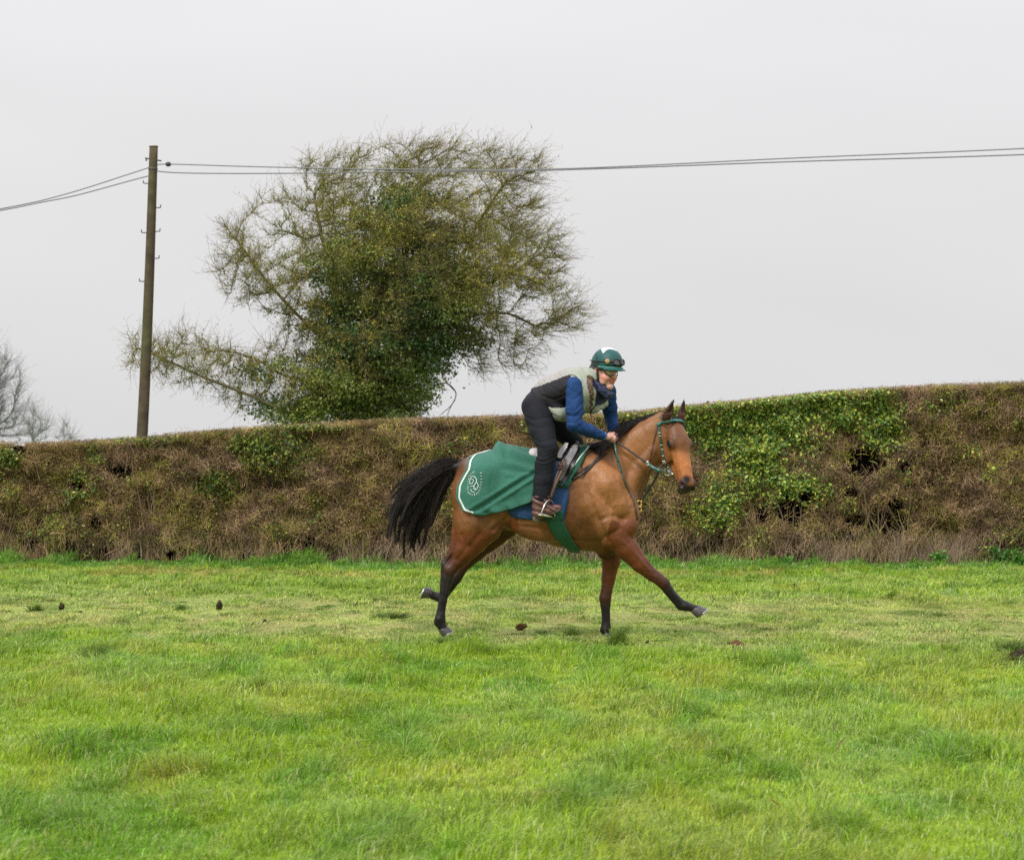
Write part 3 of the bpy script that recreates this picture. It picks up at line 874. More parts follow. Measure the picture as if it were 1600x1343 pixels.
def build_ivy_tree():
    r = np.random.default_rng(21)
    base = P(585, 722, TY); base[2] = 0
    root = empty('hawthorn_tree', tuple(base))
    tag(root, 'wind-swept hawthorn tree clothed in ivy, standing behind the hedge beside the pole', 'tree')
    n = 7400
    u = r.uniform(180, 935, n * 3); v = r.uniform(200, 680, n * 3)
    ok = in_poly(u, v, CROWN); u, v = u[ok][:n], v[ok][:n]
    d = edge_dist(u, v, CROWN) / 86.7
    y = TY + r.uniform(-1, 1, len(u)) * (0.2 + np.minimum(d * 1.3, 1.9))
    att = np.stack([(u - 800) / FPX * y, y, EYE - (v - 722) / FPX * y], 1)
    S = lambda u, v, dy: P(u, v, TY + dy)
    pos = [base]; par = [0]
    def limb(pts, start, k):
        pts = np.array([pos[start]] + [S(*p) for p in pts]); C = smooth_curve(pts, k)
        prev = start
        for q in C[1:]:
            pos.append(q + r.normal(0, 0.02, 3)); par.append(prev); prev = len(pos) - 1
        return prev
    trunk = limb([(578, 690, 0), (570, 640, 0), (572, 590, 0)], 0, 12)
    fork = len(pos) - 1
    limb([(590, 520, .1), (620, 440, .2), (640, 360, .1), (660, 290, 0)], fork, 16)
    limb([(545, 520, -.2), (520, 440, -.3), (500, 360, -.2), (490, 300, -.1)], fork, 16)
    limb([(630, 560, -.3), (690, 500, -.5), (750, 450, -.5), (810, 420, -.3)], fork, 16)
    limb([(620, 530, .5), (700, 440, .8), (740, 360, .8), (780, 300, .5)], fork, 16)
    limb([(650, 540, -.1), (720, 500, .1), (790, 490, .2), (850, 515, .2)], fork, 18)
    low = 7
    limb([(520, 635, -.4), (440, 640, -.6), (395, 618, -.6), (340, 598, -.5), (280, 570, -.3), (215, 545, -.1)], low, 22)
    limb([(510, 600, .2), (450, 590, .4), (400, 560, .5), (350, 545, .5)], low + 2, 14)
    limb([(520, 540, .3), (450, 480, .5), (400, 420, .5), (370, 370, .3)], fork, 14)
    clump = fbm(att * np.array([1, .5, 1]), 0.95, 2, 401)
    att = att[(clump > 0.36) | ((att[:, 0] > -1.4) & (att[:, 2] < 4.9) & (clump > .28)) | (spots(*uv_of(att), IVY) > .35)]
    pos, par = colonize(att, pos, par, 0.14, 0.20, 1.6, np.array([0.10, 0, 0.06]), 120, r)
    mb, rad, kids = skeleton_mesh(pos, par, 0.0052, 2.35, 0.24)
    bark = mat_basic('bark', (0.13, 0.11, 0.055), rough=0.95, var=0.5, vscale=14, bump=0.6, bscale=40, spec=0.2)
    o = mb.obj('trunk', bark); parent_keep(o, root)
    # fine twigs
    cen = P(590, 480, TY)
    thin = np.nonzero(rad < 0.022)[0]
    thin = thin[thin > 0]
    rep = 6
    idx = np.repeat(thin, rep); n = len(idx)
    pdir = pos[idx] - pos[par[idx]]; pdir /= np.linalg.norm(pdir, axis=1, keepdims=True) + 1e-9
    out = pos[idx] - cen; out /= np.linalg.norm(out, axis=1, keepdims=True) + 1e-9
    wx = sstep(-4.2, -1.0, pos[idx, 0])
    wind = np.stack([0.25 + 0.75 * wx, 0 * wx, 0.35 - 0.15 * wx], 1)
    d = 0.7 * pdir + 0.45 * out + 0.55 * wind + r.normal(0, 0.55, (n, 3))
    d /= np.linalg.norm(d, axis=1, keepdims=True)
    L = r.uniform(0.10, 0.38, n) * (1 + 0.5 * (r.random(n) < 0.08))
    s0 = pos[idx] - pdir * (r.random(n) * 0.14)[:, None]
    t = np.linspace(0, 1, 4)[None, :, None]
    side = np.cross(d, r.normal(size=(n, 3))); crv = side * 0.38 + wind * 0.25
    A = s0[:, None] + L[:, None, None] * (d[:, None] * t + crv[:, None] * t ** 2)
    W = r.uniform(0.0028, 0.0054, n)[:, None] * np.array([1, 0.8, 0.6, 0.35])[None]
    c = np.where(r.random((n, 1)) < 0.45, np.array([0.20, 0.145, 0.08]), np.array([0.22, 0.205, 0.055])) * r.uniform(0.55, 1.2, (n, 1))
    V1, F1, C1 = strips(A, W, col=c)
    # second order twiglets
    m = 2; i2 = np.repeat(np.arange(n), m)
    tq = r.integers(1, 4, len(i2)); st = A[i2, tq]
    d2 = d[i2] + r.normal(0, 0.6, (len(i2), 3)) + 0.3 * wind[i2]; d2 /= np.linalg.norm(d2, axis=1, keepdims=True)
    L2 = r.uniform(0.05, 0.2, len(i2)); t2 = np.linspace(0, 1, 3)[None, :, None]
    A2 = st[:, None] + L2[:, None, None] * d2[:, None] * t2 + 0.1 * L2[:, None, None] * wind[i2][:, None] * t2 ** 2
    V2, F2, C2 = strips(A2, 0.002 * np.array([1, .8, .5])[None] * np.ones((len(i2), 1)), col=c[i2])
    tw = mat_basic('tree_twig', attr=True, rough=0.9, spec=0.2)
    o = mesh_obj('twigs', np.concatenate([V1, V2]), np.concatenate([F1, F2 + len(V1)]), tw, None, np.concatenate([C1, C2])); parent_keep(o, root)
    # lichen and small winter leaves along the twigs
    tips = A.reshape(-1, 3)
    tu, tv = uv_of(tips)
    ms = np.clip(spots(tu, tv, MOSS) + (fbm(tips, 1.3, 2, 5) - 0.5) * 0.6, 0, 1)
    prob = 0.17 + 0.62 * ms
    k = np.nonzero(r.random(len(tips)) < prob)[0]
    k = np.concatenate([k, k[r.random(len(k)) < 0.45]])
    Q = tips[k] + r.normal(0, 0.03, (len(k), 3))
    hue = fbm(Q, 0.9, 2, 77)[:, None]
    c = np.where(hue > 0.47, np.array([0.470, 0.420, 0.060]), np.array([0.290, 0.310, 0.055])) * r.uniform(0.6, 1.25, (len(k), 1))
    V, F, C = leaves(Q, r.uniform(0.020, 0.046, len(k)), c, up=np.array([.2, -.2, .3]), seed=4)
    lf = mat_basic('small_leaf', attr=True, rough=0.6, spec=0.3, translucent=0.2)
    o = mesh_obj('crown', V, F, lf, None, C, smooth=False); parent_keep(o, root)
    # ivy: leaf-sized faces gathered in shelves around the limbs
    node = pos[(rad > 0.009)]
    nu, nv = uv_of(node); w = spots(nu, nv, IVY)
    sel = node[r.random(len(node)) < np.clip(w * 1.2, 0, 1) * 0.9]
    cl = np.concatenate([sel, sel[r.random(len(sel)) < 0.8] + r.normal(0, 0.30, (int(1e9) if False else len(sel), 3))[:0].sum() if False else sel[:0]])
    cl = np.concatenate([sel + r.normal(0, 0.10, sel.shape), sel + r.normal(0, 0.26, sel.shape)])
    vol = []
    for (a, b, ra, rb) in IVY + [(600, 640, 62, 34), (545, 640, 50, 26), (480, 645, 40, 18), (600, 600, 70, 50), (640, 610, 40, 36)]:
        m_ = int(ra * rb * .018); t_ = r.uniform(0, 6.283, m_); q_ = np.sqrt(r.random(m_)); yy = TY + r.normal(0, .55, m_)
        uu, vv_ = a + ra * q_ * np.cos(t_), b + rb * q_ * np.sin(t_)
        vol.append(np.stack([(uu - 800) / FPX * yy, yy, EYE - (vv_ - 722) / FPX * yy], 1))
    cl = np.concatenate([cl] + vol)
    cu, cv = uv_of(cl)
    gap = fbm(cl, 1.25, 2, 15)
    cl = cl[(spots(cu, cv, IVY) > 0.22) & (gap > np.where(cl[:, 2] < 3.6, .34, .475))]
    per = 80
    i = np.repeat(np.arange(len(cl)), per)
    off = r.normal(0, 1, (len(i), 3)) * np.array([0.17, 0.17, 0.075])
    Q = cl[i] + off
    Q[:, 2] -= 0.25 * np.abs(off[:, 0])
    ho = r.uniform(0.5, 1.3, len(cl))[i]
    tone = np.clip(fbm(Q, 1.1, 2, 19) * 2 - 0.6, 0, 1)[:, None]
    c = (np.array([0.055, 0.115, 0.034]) * (1 - tone) + np.array([0.250, 0.270, 0.045]) * tone) * (ho * r.uniform(0.8, 1.2, len(i)))[:, None]
    V, F, C = leaves(Q, r.uniform(0.040, 0.080, len(i)), c, up=np.array([.1, -.45, .5]), seed=6)
    iv = mat_basic('ivy_leaf', attr=True, rough=0.34, spec=0.5, translucent=0.12)
    o = mesh_obj('ivy', V, F, iv, None, C, smooth=False); parent_keep(o, root)
    print('tree nodes', len(pos), 'twigs', n, 'moss', len(k), 'ivy', len(i))
    # the two bare sprays that hang out low on the right of the trunk
    mb = MB()
    for pts, rr in [([(650, 625, 0), (690, 598, 0), (712, 612, 0), (706, 632, 0), (688, 648, 0)], .016), ([(706, 632, 0), (700, 645, 0), (698, 652, 0)], .008),
                    ([(688, 615, 0.1), (668, 640, 0.1), (650, 655, .1)], .010), ([(712, 612, 0), (700, 600, 0), (694, 590, 0)], .007)]:
        C = smooth_curve([S(*p) for p in pts], 14)
        V, F, T = tube(C, np.linspace(rr, rr * 0.35, 14), 5, False); mb.add(V, F)
    o = mb.obj('hanging_branch', bark); parent_keep(o, root)

def build_bare_tree(poly, Y, trunk_u, label, seed, natt, tipr, tone):
    r = np.random.default_rng(seed)
    poly = np.array(poly, float)
    base = P(trunk_u, 722, Y); base[2] = 0
    root = empty('bare_tree', tuple(base)); tag(root, label, 'tree', 'bare trees beyond the hedge')
    lo, hi = poly.min(0), poly.max(0)
    u = r.uniform(lo[0], hi[0], natt * 4); v = r.uniform(lo[1], hi[1], natt * 4)
    ok = in_poly(u, v, poly); u, v = u[ok][:natt], v[ok][:natt]
    s = Y / FPX
    d = edge_dist(u, v, poly) * s
    y = Y + r.uniform(-1, 1, len(u)) * (0.3 + np.minimum(d * 1.3, 4))
    att = np.stack([(u - 800) / FPX * y, y, EYE - (v - 722) / FPX * y], 1)
    h = (hi[1] - lo[1]) * s
    tz = EYE - (hi[1] - 722) * s
    pos = [base]; par = [0]
    k = max(4, int(tz / 0.5))
    for q in range(1, k + 1):
        pos.append(base + np.array([0, 0, tz * q / k]) + r.normal(0, 0.03, 3)); par.append(q - 1)
    pos, par = colonize(att, pos, par, 0.30, 0.42, 6.0, np.array([0.03, 0, 0.12]), 110, r)
    mb, rad, kids = skeleton_mesh(pos, par, tipr, 2.3, 0.35)
    bark = mat_basic('grey_bark', tone, rough=0.95, var=0.3, vscale=6, spec=0.2)
    o = mb.obj('trunk', bark); parent_keep(o, root)
    thin = np.nonzero(rad < tipr * 4.5)[0]; idx = np.repeat(thin[thin > 0], 11); n = len(idx)
    pd = pos[idx] - pos[par[idx]]; pd /= np.linalg.norm(pd, axis=1, keepdims=True) + 1e-9
    dd = pd + r.normal(0, 0.6, (n, 3)) + np.array([0.1, 0, 0.4]); dd /= np.linalg.norm(dd, axis=1, keepdims=True)
    L = r.uniform(0.3, 1.0, n); t = np.linspace(0, 1, 4)[None, :, None]
    A = (pos[idx] - pd * (0.3 * r.random(n))[:, None])[:, None] + L[:, None, None] * (dd[:, None] * t + (np.cross(dd, r.normal(size=(n, 3))) * 0.2)[:, None] * t ** 2)
    W = tipr * 0.62 * np.array([1, .8, .6, .35])[None] * r.uniform(0.6, 1, (n, 1))
    V, F, C = strips(A, W)
    o = mesh_obj('crown', V, F, bark); parent_keep(o, root)

# ================================================================== POLE AND WIRES
def build_pole():
    Y = 40.0
    b = P(219.5, 690, Y); top = P(240, 229, Y)
    d = (top - b); b0 = b - d / d[2] * b[2]
    root = empty('telegraph_pole', tuple(b0)); tag(root, 'tall weathered wooden pole leaning slightly right, carrying wires above the hedge', 'pole')
    wood = mat_basic('pole_wood', attr=True, rough=0.9, var=0.28, vscale=7, bump=0.5, bscale=30, spec=0.25, bstretch=(3, 3, 0.3))
    n = 40; t = np.linspace(0, 1, n)
    C = b0[None] + (top - b0)[None] * t[:, None]
    C[:, 0] += 0.03 * np.sin(t * 3.1)
    R = np.interp(t, [0, 1], [0.108, 0.073])
    V, F, T = tube(C, R, 20, True)
    ph = V[:, 0] - np.interp(V[:, 2], C[:, 2], C[:, 0])
    g = np.clip(fbm(V * np.array([6, 6, 0.8]), 1.0, 3, 3) * 2 - 0.6, 0, 1)[:, None]
    col = np.array([0.085, 0.060, 0.040]) * (1 - g) + np.array([0.090, 0.090, 0.040]) * g
    mb = MB(); mb.add(V, F, col); mb.F3.append(T)
    o = mb.obj('post', wood); parent_keep(o, root)
    iron = mat_basic('galvanised_iron', (0.09, 0.085, 0.08), rough=0.6, metallic=0.4)
    def peg(u, v, s):
        k = (b0[2] * 0 + EYE - (v - 722) / FPX * Y)
        tt = (k - b0[2]) / (top[2] - b0[2]); c = b0 + (top - b0) * tt; c[0] += 0.03 * math.sin(tt * 3.1)
        rr = np.interp(tt, [0, 1], [0.108, 0.073])
        m = MB(); p0 = c + np.array([s * (rr - 0.02), -0.02, 0]); p1 = c + np.array([s * (rr + 0.075), -0.02, 0.006])
        add_tube(m, [p0, p1], 0.009, 8); add_tube(m, [p1, p1 + np.array([s * 0.006, 0, 0.05])], 0.009, 8)
        o = m.obj('climbing_step', iron); parent_keep(o, root)
    for u, v, s in [(227, 287, -1), (244, 325, 1), (224, 364, -1), (243, 362, 1), (241, 404, 1), (221, 440, -1)]: peg(u, v, s)
    m = MB()
    c = P(239, 250, Y)
    add_tube(m, [c + np.array([-0.13, -0.03, 0.03]), c + np.array([0.15, -0.03, -0.02])], 0.012, 8)
    add_tube(m, [c + np.array([-0.11, -0.03, 0.03]), c + np.array([-0.11, -0.03, -0.02])], 0.014, 8)
    V, F, T = tube([c + np.array([0, 0, -0.14]), c + np.array([0, 0, -0.17])], 0.081, 20); n0 = m.n; m.add(V, F); m.F3.append(T + n0)
    o = m.obj('wire_bracket', iron); parent_keep(o, root)
    o = MB(); V, F, T = tube(np.array([P(240, 228.9, Y), P(240, 227.4, Y)]), [0.084, 0.07], 20); o.add(V, F); o.F3.append(T)
    o = o.obj('cap', mat_basic('pale_cap', (0.42, 0.37, 0.30), rough=0.8)); parent_keep(o, root)
    wm = mat_basic('wire_sheath', (0.17, 0.17, 0.19), rough=0.45)
    jm = mat_basic('wire_joint', (0.03, 0.03, 0.03), rough=0.5)
    def wire(pts, label, r=0.017, joints=()):
        C = smooth_curve([P(*p) for p in pts], 60)
        m = MB(); V, F, T = tube(C, r, 6, True); m.add(V, F); m.F3.append(T)
        o = m.obj('overhead_wire', wm); tag(o, label, 'wire', 'overhead wires on the pole')
        for (u, v) in joints:
            m = MB(); c = P(u, v, Y - .1); add_tube(m, [c - np.array([.05, 0, 0]), c - np.array([.025, 0, 0]), c + np.array([.025, 0, 0]), c + np.array([.05, 0, 0])], [.012, .04, .04, .012], 8)
            j = m.obj('clamp', jm, o)
    wire([(243, 260, 40), (262, 256.5, 39.9), (400, 260.5, 39.3), (600, 264.5, 38.5), (870, 264, 37.3), (1240, 247, 35.8), (1600, 232, 34.4), (2100, 205, 32.5)],
         'upper grey wire running right from the pole, through the tree top', 0.011, [(263, 256.6)])
    wire([(241, 264, 40), (250, 268, 39.95), (300, 270.5, 39.7), (420, 271, 39.2), (600, 269, 38.5), (870, 265.6, 37.3), (1240, 252.5, 35.8), (1600, 241.5, 34.4), (2100, 219, 32.5)],
         'lower grey wire running right from the pole, through the tree top', 0.011)
    wire([(238, 260, 40), (205, 271, 39.9), (100, 304, 39.4), (0, 326.5, 39), (-300, 380, 38)], 'upper grey wire running down and out of the picture left of the pole', 0.010)
    wire([(236, 274, 40), (205, 282, 39.9), (120, 305, 39.5), (60, 317, 39.2), (0, 329, 39), (-300, 385, 38)], 'lower grey wire running down and out of the picture left of the pole', 0.010)

# ================================================================== SMALL THINGS ON THE TURF
def clod(u, v, w, h, label, seed, cat='clod of earth', col=(0.035, 0.024, 0.015)):
    Y = EYE * FPX / (v - 722.0)
    r = np.random.default_rng(seed)
    b = P(u, v, Y); b[2] = float(ground_z(np.array([b[0]]), np.array([Y]))[0])
    G = Grid((-w, -w, -0.03), (w, w, h * 1.6 + .02), max(w, h) / 14)
    for i in range(7):
        a = r.uniform(-1, 1, 3)
        G.ell((a[0] * w * .3, a[1] * w * .3, h * (0.25 + 0.28 * i / 4 * r.random())), (w * r.uniform(.22, .42), w * .3, h * r.uniform(.25, .42)), 0.008)
    V, F = G.mesh(smooth=0)
    V = V + (fbm(V, 60, 2, seed)[:, None] - 0.5) * 0.025 * np.array([1, 1, .7])
    m = bpy.data.materials.get('earth') or mat_basic('earth', attr=True, rough=0.95, var=0.5, vscale=60, bump=0.8, bscale=120, spec=.08)
    k = np.clip(fbm(V, 25, 2, seed + 1) * 2 - .7, 0, 1)[:, None]
    c = np.array(col) * (1 - .5 * k) + np.array([0.07, 0.09, 0.02]) * .5 * k
    o = mesh_obj('earth_clod', V, F, m, None, c); o.location = tuple(b)
    tag(o, label, cat, 'clods of earth kicked up from the track')

def tussock(u, v, w, h, label, seed, dark=1.0):
    Y = EYE * FPX / (v - 722.0)
    r = np.random.default_rng(seed)
    b = P(u, v, Y); b[2] = float(ground_z(np.array([b[0]]), np.array([Y]))[0])
    n = 300
    a = r.uniform(0, 6.28, n); q = np.abs(r.normal(0, 1, n)) * w * .22
    sub = r.normal(0, .12, (5, 2)) * w; k5 = r.integers(0, 5, n)
    s = np.stack([np.cos(a) * q * .6 + sub[k5, 0], np.sin(a) * q + sub[k5, 1], np.full(n, -0.01)], 1)
    L = h * r.uniform(.4, 1.15, n) * np.clip(1.1 - .5 * (q / (w * .5)) ** 2, .3, 1.2); t = np.linspace(0, 1, 4)[None, :]
    A = np.stack([s[:, :1] + (s[:, :1] * .8 + r.normal(0.02, .02, (n, 1))) * t ** 1.6, s[:, 1:2] + (s[:, 1:2] * .8) * t ** 1.6, s[:, 2:] + L[:, None] * t], -1)
    c = np.array([0.22, 0.34, 0.050]) * dark * r.uniform(.5, 1.5, (n, 1))
    V, F, C = strips(A, 0.0026 * np.array([1, .9, .7, .2])[None] * np.ones((n, 1)), col=c)
    o = mesh_obj('grass_tussock', V, F, bpy.data.materials.get('weed_leaf'), None, C); o.location = tuple(b)
    tag(o, label, 'tussock', 'dark grass tussocks on the track')

def dead_leaf(u, v, s, label, seed, col):
    Y = EYE * FPX / (v - 722.0)
    r = np.random.default_rng(seed)
    b = P(u, v, Y); b[2] = float(ground_z(np.array([b[0]]), np.array([Y]))[0]) + 0.075
    k = 11
    X, T = np.meshgrid(np.linspace(-1, 1, k), np.linspace(-1, 1, k), indexing='ij')
    wd = np.sqrt(np.clip(1 - T ** 2, 0, 1)) * .62 * (1 + .18 * np.cos(T * 9)) + .02
    G = np.stack([X * wd * s, T * s * .7, .35 * s * (X * wd) ** 2 + .2 * s * np.sin(T * 2 + X)], -1)
    c, q = math.cos(r.uniform(0, 6)), math.sin(r.uniform(0, 6))
    G = np.stack([G[..., 0] * c - G[..., 1] * q, (G[..., 0] * q + G[..., 1] * c) * .8 , G[..., 2] + .5 * G[..., 1]], -1)
    mb = MB(); sheet(mb, G, .0015, col)
    m = bpy.data.materials.get('dead_leaf') or mat_basic('dead_leaf', attr=True, rough=.7, var=.3, vscale=80, translucent=.2)
    o = mb.obj('fallen_leaf', m); o.location = tuple(b)
    tag(o, label, 'leaf', 'fallen leaves in the grass')

build_ground()
build_grass()
build_hedge()
build_pole()
build_ivy_tree()
build_bare_tree([(-140, 560), (-90, 520), (-30, 520), (10, 545), (30, 575), (42, 600), (28, 625), (40, 640), (30, 660), (45, 690), (-150, 690)], 95, -50,
                'tall bare grey tree at the left edge of the picture beyond the hedge', 51, 2600, 0.016, (0.30, 0.29, 0.29))
build_bare_tree([(30, 640), (48, 612), (62, 640), (78, 650), (84, 690), (20, 690)], 105, 52, 'small bare grey tree, middle of the three far left beyond the hedge', 52, 800, 0.014, (0.34, 0.33, 0.33))
build_bare_tree([(84, 675), (98, 655), (112, 668), (124, 680), (122, 690), (80, 690)], 110, 100, 'lowest bare grey tree, nearest the pole among those beyond the hedge', 53, 420, 0.014, (0.36, 0.35, 0.35))
leafy_weed(1466, 884, 34.0, 0.22, 0.17, 220, 'bright green leafy weed clump under the pale stalks at the hedge foot', 61)
leafy_weed(1562, 882, 34.2, 0.30, 0.26, 300, 'broad dark green weed clump at the hedge foot by the right edge', 62, (0.07, 0.19, 0.03))
leafy_weed(1592, 884, 34.0, 0.26, 0.14, 160, 'narrow green weed clump cut by the right edge of the picture', 63)
leafy_weed(1228, 886, 34.0, 0.16, 0.12, 120, 'small green weed clump at the hedge foot right of the horse head', 64)
clod(343, 949, .055, .11, 'upright dark clod of earth on the pale track left of the horse', 1)
clod(97, 951, .06, .095, 'squat dark clod of earth on the track near the left edge', 2)
clod(815, 983, .11, .06, 'flat brown clod of turned earth between the horse legs', 3, col=(0.10, 0.055, 0.025))
clod(1149, 1012, .12, .065, 'flat dark brown clod of earth below the raised front hoof', 4, col=(0.11, 0.045, 0.025))
clod(1590, 1034, .17, .12, 'large dark clod of earth in the pit at the right edge', 5)
clod(413, 974, .03, .03, 'tiny dark clod of earth on the near edge of the track', 6)
tussock(612, 966, .28, .06, 'dark grass tussock behind the hind hooves', 11, .6)
tussock(963, 1006, .20, .14, 'bright dark-green grass tussock at the planted front hoof', 12, .8)
tussock(893, 992, .26, .07, 'low grass tussock between the horse legs', 13, .75)
tussock(59, 951, .20, .07, 'rounded green tussock at the left edge of the track', 14, .75)
tussock(279, 955, .17, .07, 'small green tussock left of the upright clod', 15, .85)
tussock(153, 1030, .30, .09, 'dark tussock in the long grass below the left end of the track', 16, .8)
tussock(1576, 1022, .35, .12, 'big dark tussock over the pit at the right edge', 17, .6)
tussock(1340, 1018, .40, .07, 'low wide tussock on the near edge of the track right of the horse', 18, .8)
tussock(690, 1002, .22, .05, 'short tussock under the planted hind hoof', 19, .95)
dead_leaf(1313, 1188, .048, 'pale pinkish dead leaf in the foreground grass', 21, (0.50, 0.30, 0.20))
dead_leaf(1211, 1282, .030, 'small orange dead leaf in the near grass', 22, (0.55, 0.24, 0.07))

for _k, (_u, _v, _w, _h, _l) in enumerate([
    (125, 957, .05, .02, 'low crumb of earth between the squat clod and the small green tussock at left'),
    (247, 950, .06, .022, 'flat crumb of earth just left of the small green tussock'),
    (205, 953, .03, .02, 'small crumb of earth halfway from the left edge to the upright clod'),
    (556, 944, .025, .02, 'small crumb of earth beyond the tussock behind the horse'),
    (1012, 1003, .045, .02, 'crumb of earth on the near edge of the track right of the planted front hoof')]):
    clod(_u, _v, _w, _h, _l, 200 + _k, 'crumb of earth', (.05, .032, .018))
# ================================================================== HORSE
HY = 20.0
def H(u, v, dy=0.0): return P(u, v, HY + dy)
def PX(r): return r / 182.0

COAT = np.array([0.180, 0.076, 0.028]); COAT_D = np.array([0.095, 0.032, 0.013]); COAT_L = np.array([0.275, 0.122, 0.045]); COAT_R = np.array([0.140, 0.042, 0.013])
BLK = np.array([0.012, 0.009, 0.009]); MZ = np.array([0.020, 0.015, 0.016]); ORG = np.array([0.40, 0.150, 0.048]); SH = np.array([0.260, 0.115, 0.042])

# head frame: a = down the face, b = out of the forehead, c = across (+c is the far side)
yaw, pit = math.radians(56), math.radians(71)
hd = np.array([math.cos(yaw), -math.sin(yaw), 0.0]); up = np.array([0, 0, 1.0])
HLEN = .955
hA = math.cos(pit) * hd - math.sin(pit) * up
hB = math.sin(pit) * hd + math.cos(pit) * up
hC = np.cross(hA, hB)
if hC[1] < 0: hC = -hC
roll = math.radians(-3)
POLL = H(1053, 664, -0.03)
HSB = 1.16
def HL(a, b, c=0.0): return POLL + a * HLEN * hA + (b * HSB - .012) * hB + c * HSB * hC
HM = np.stack([hA, hB, hC])

def build_horse_field():
    G = Grid((-1.02, 19.50, -0.06), (1.78, 20.50, 2.10), 0.0095)
    c = lambda u, v, dy, r: (H(u, v, dy), PX(r))
    # ---- barrel: sections u, top v, bottom v, half width
    S = np.array([[708, 750, 792, .05], [714, 733, 808, .15], [726, 720, 818, .215], [745, 712, 822, .255], [775, 708, 826, .275], [805, 709, 829, .285],
                  [835, 712, 839, .295], [865, 711, 853, .300], [895, 703, 859, .290], [920, 699, 861, .265], [945, 704, 862, .245], [968, 722, 856, .215], [985, 742, 842, .17], [996, 765, 822, .11]], float)
    xs = (S[:, 0] - 800) / 182; zt = EYE - (S[:, 1] - 722) / 182; zb = EYE - (S[:, 2] - 722) / 182
    def barrel(X, Y, Z):
        t = np.interp(X, xs, zt); b = np.interp(X, xs, zb); w = np.interp(X, xs, S[:, 3])
        cz = (t + b) / 2; hz = (t - b) / 2
        dz = (Z - cz) / hz; dy = (Y - HY) / w
        # narrower along the spine than low on the ribs
        dy = dy / (1 - 0.20 * np.clip(dz, 0, 1) ** 1.5)
        r = (np.abs(dy) ** 2.15 + np.abs(dz) ** 2.15) ** (1 / 2.15)
        d = (r - 1) * np.minimum(w, hz) * 0.9
        ex = np.maximum(xs[0] - X, X - xs[-1])
        return np.maximum(d, ex * 0.9)
    G.put(barrel, (xs[0], HY - .32, zb.min()), (xs[-1], HY + .32, zt.max()), 0.02)
    def capb(a, b): G.prims.append((barrel, COAT, COAT, np.zeros(3), np.array([0, 0, 1e-3]), 1.0, 1e-6))
    capb(0, 0)
    # (the barrel tint is COAT)
    # croup and buttocks
    for s in (-1, 1):
        G.cone(*[c(752, 748, s * .12, 0)[0], c(742, 775, s * .14, 0)[0]], PX(34), PX(33), 0.04, ca=COAT, cb=COAT)
        G.ell(H(727, 775, s * .10), (PX(22), .115, PX(40)), 0.035, ca=COAT)
        G.ell(H(905, 718, s * .05), (.16, .06, .075), 0.04, ca=COAT)                       # withers
        G.ell(H(850, 800, s * .19), (.34, .10, .25), 0.04, ca=COAT)                        # ribs
    # near hind
    def leg(pts, k=0.012, sy=1.0):
        G.chain([(H(u, v, dy), PX(r * (.96 if r > 12 else .90)), col) for u, v, dy, r, col in pts], k, sy)
    leg([(744, 778, -.15, 34, COAT), (739, 815, -.165, 30, COAT), (737, 836, -.165, 25, COAT_R), (727, 858, -.17, 17.5, COAT_R), (715, 877, -.17, 12.0, COAT_R * .75)], 0.03)
    leg([(772, 800, -.17, 26, COAT), (764, 826, -.175, 19, COAT * .9), (744, 848, -.17, 16, COAT_R), (722, 874, -.17, 10, COAT_R * .7)], 0.03)
    leg([(718, 800, -.14, 12, COAT), (713, 835, -.15, 8, COAT_R), (705, 862, -.165, 5, COAT_R * .7), (694, 880, -.17, 4.6, BLK * 1.5)], 0.010)
    leg([(715, 877, -.17, 11.5, COAT_R * .6), (703, 890, -.17, 11.5, COAT_D * .7), (699, 903, -.17, 10.0, BLK * 1.8), (695, 925, -.17, 7.6, BLK * 1.4), (690, 950, -.17, 7.0, BLK)], 0.010)
    leg([(694, 881, -.17, 6.0, BLK * 1.6), (693.5, 900, -.17, 5.6, BLK * 1.5), (688, 940, -.17, 3.4, BLK), (684.5, 962, -.17, 4.2, BLK)], 0.007)
    leg([(690, 950, -.17, 6.6, BLK), (687.5, 967, -.17, 9.4, BLK), (689, 975, -.17, 8.2, BLK), (693, 983, -.17, 8.4, BLK)], 0.007)
    leg([(682, 973, -.17, 5.0, BLK), (684, 978, -.17, 3, BLK)], 0.006)
    # far hind, swung back
    leg([(770, 785, .14, 36, COAT), (783, 815, .15, 24, COAT_R * .8), (772, 836, .15, 18, COAT_R * .6), (745, 862, .15, 13, COAT_R * .45), (722, 886, .15, 10.5, COAT_D * .6)], 0.03)
    leg([(800, 812, .15, 20, COAT * .8), (793, 826, .15, 14, COAT_R * .7), (762, 852, .15, 12, COAT_R * .5)], 0.03)
    leg([(722, 886, .15, 10.5, COAT_D * .6), (712, 903, .15, 10.5, BLK * 1.6), (703, 918, .15, 7.5, BLK), (692, 933, .15, 7, BLK), (686, 933, .15, 8.0, BLK), (677, 930, .15, 7, BLK), (671, 927, .15, 7.5, BLK)], 0.009)
    # near fore: shoulder blade, point of shoulder, arm, forearm
    leg([(925, 728, -.13, 20, SH), (948, 760, -.17, 30, SH), (968, 792, -.17, 24, SH), (980, 802, -.165, 17, COAT_L)], 0.028)
    leg([(905, 740, -.15, 24, COAT), (925, 785, -.185, 26, SH), (948, 818, -.19, 25, SH), (956, 838, -.185, 20, COAT)], 0.028)
    leg([(982, 800, -.16, 17, COAT_L), (976, 822, -.175, 21, COAT_R), (968, 840, -.18, 21, COAT_R)], 0.014)
    leg([(966, 838, -.185, 21.5, COAT_R), (980, 857, -.19, 18.5, COAT_R), (1000, 880, -.19, 14.2, COAT_R), (1017, 896, -.19, 11.2, COAT_D)], 0.014)
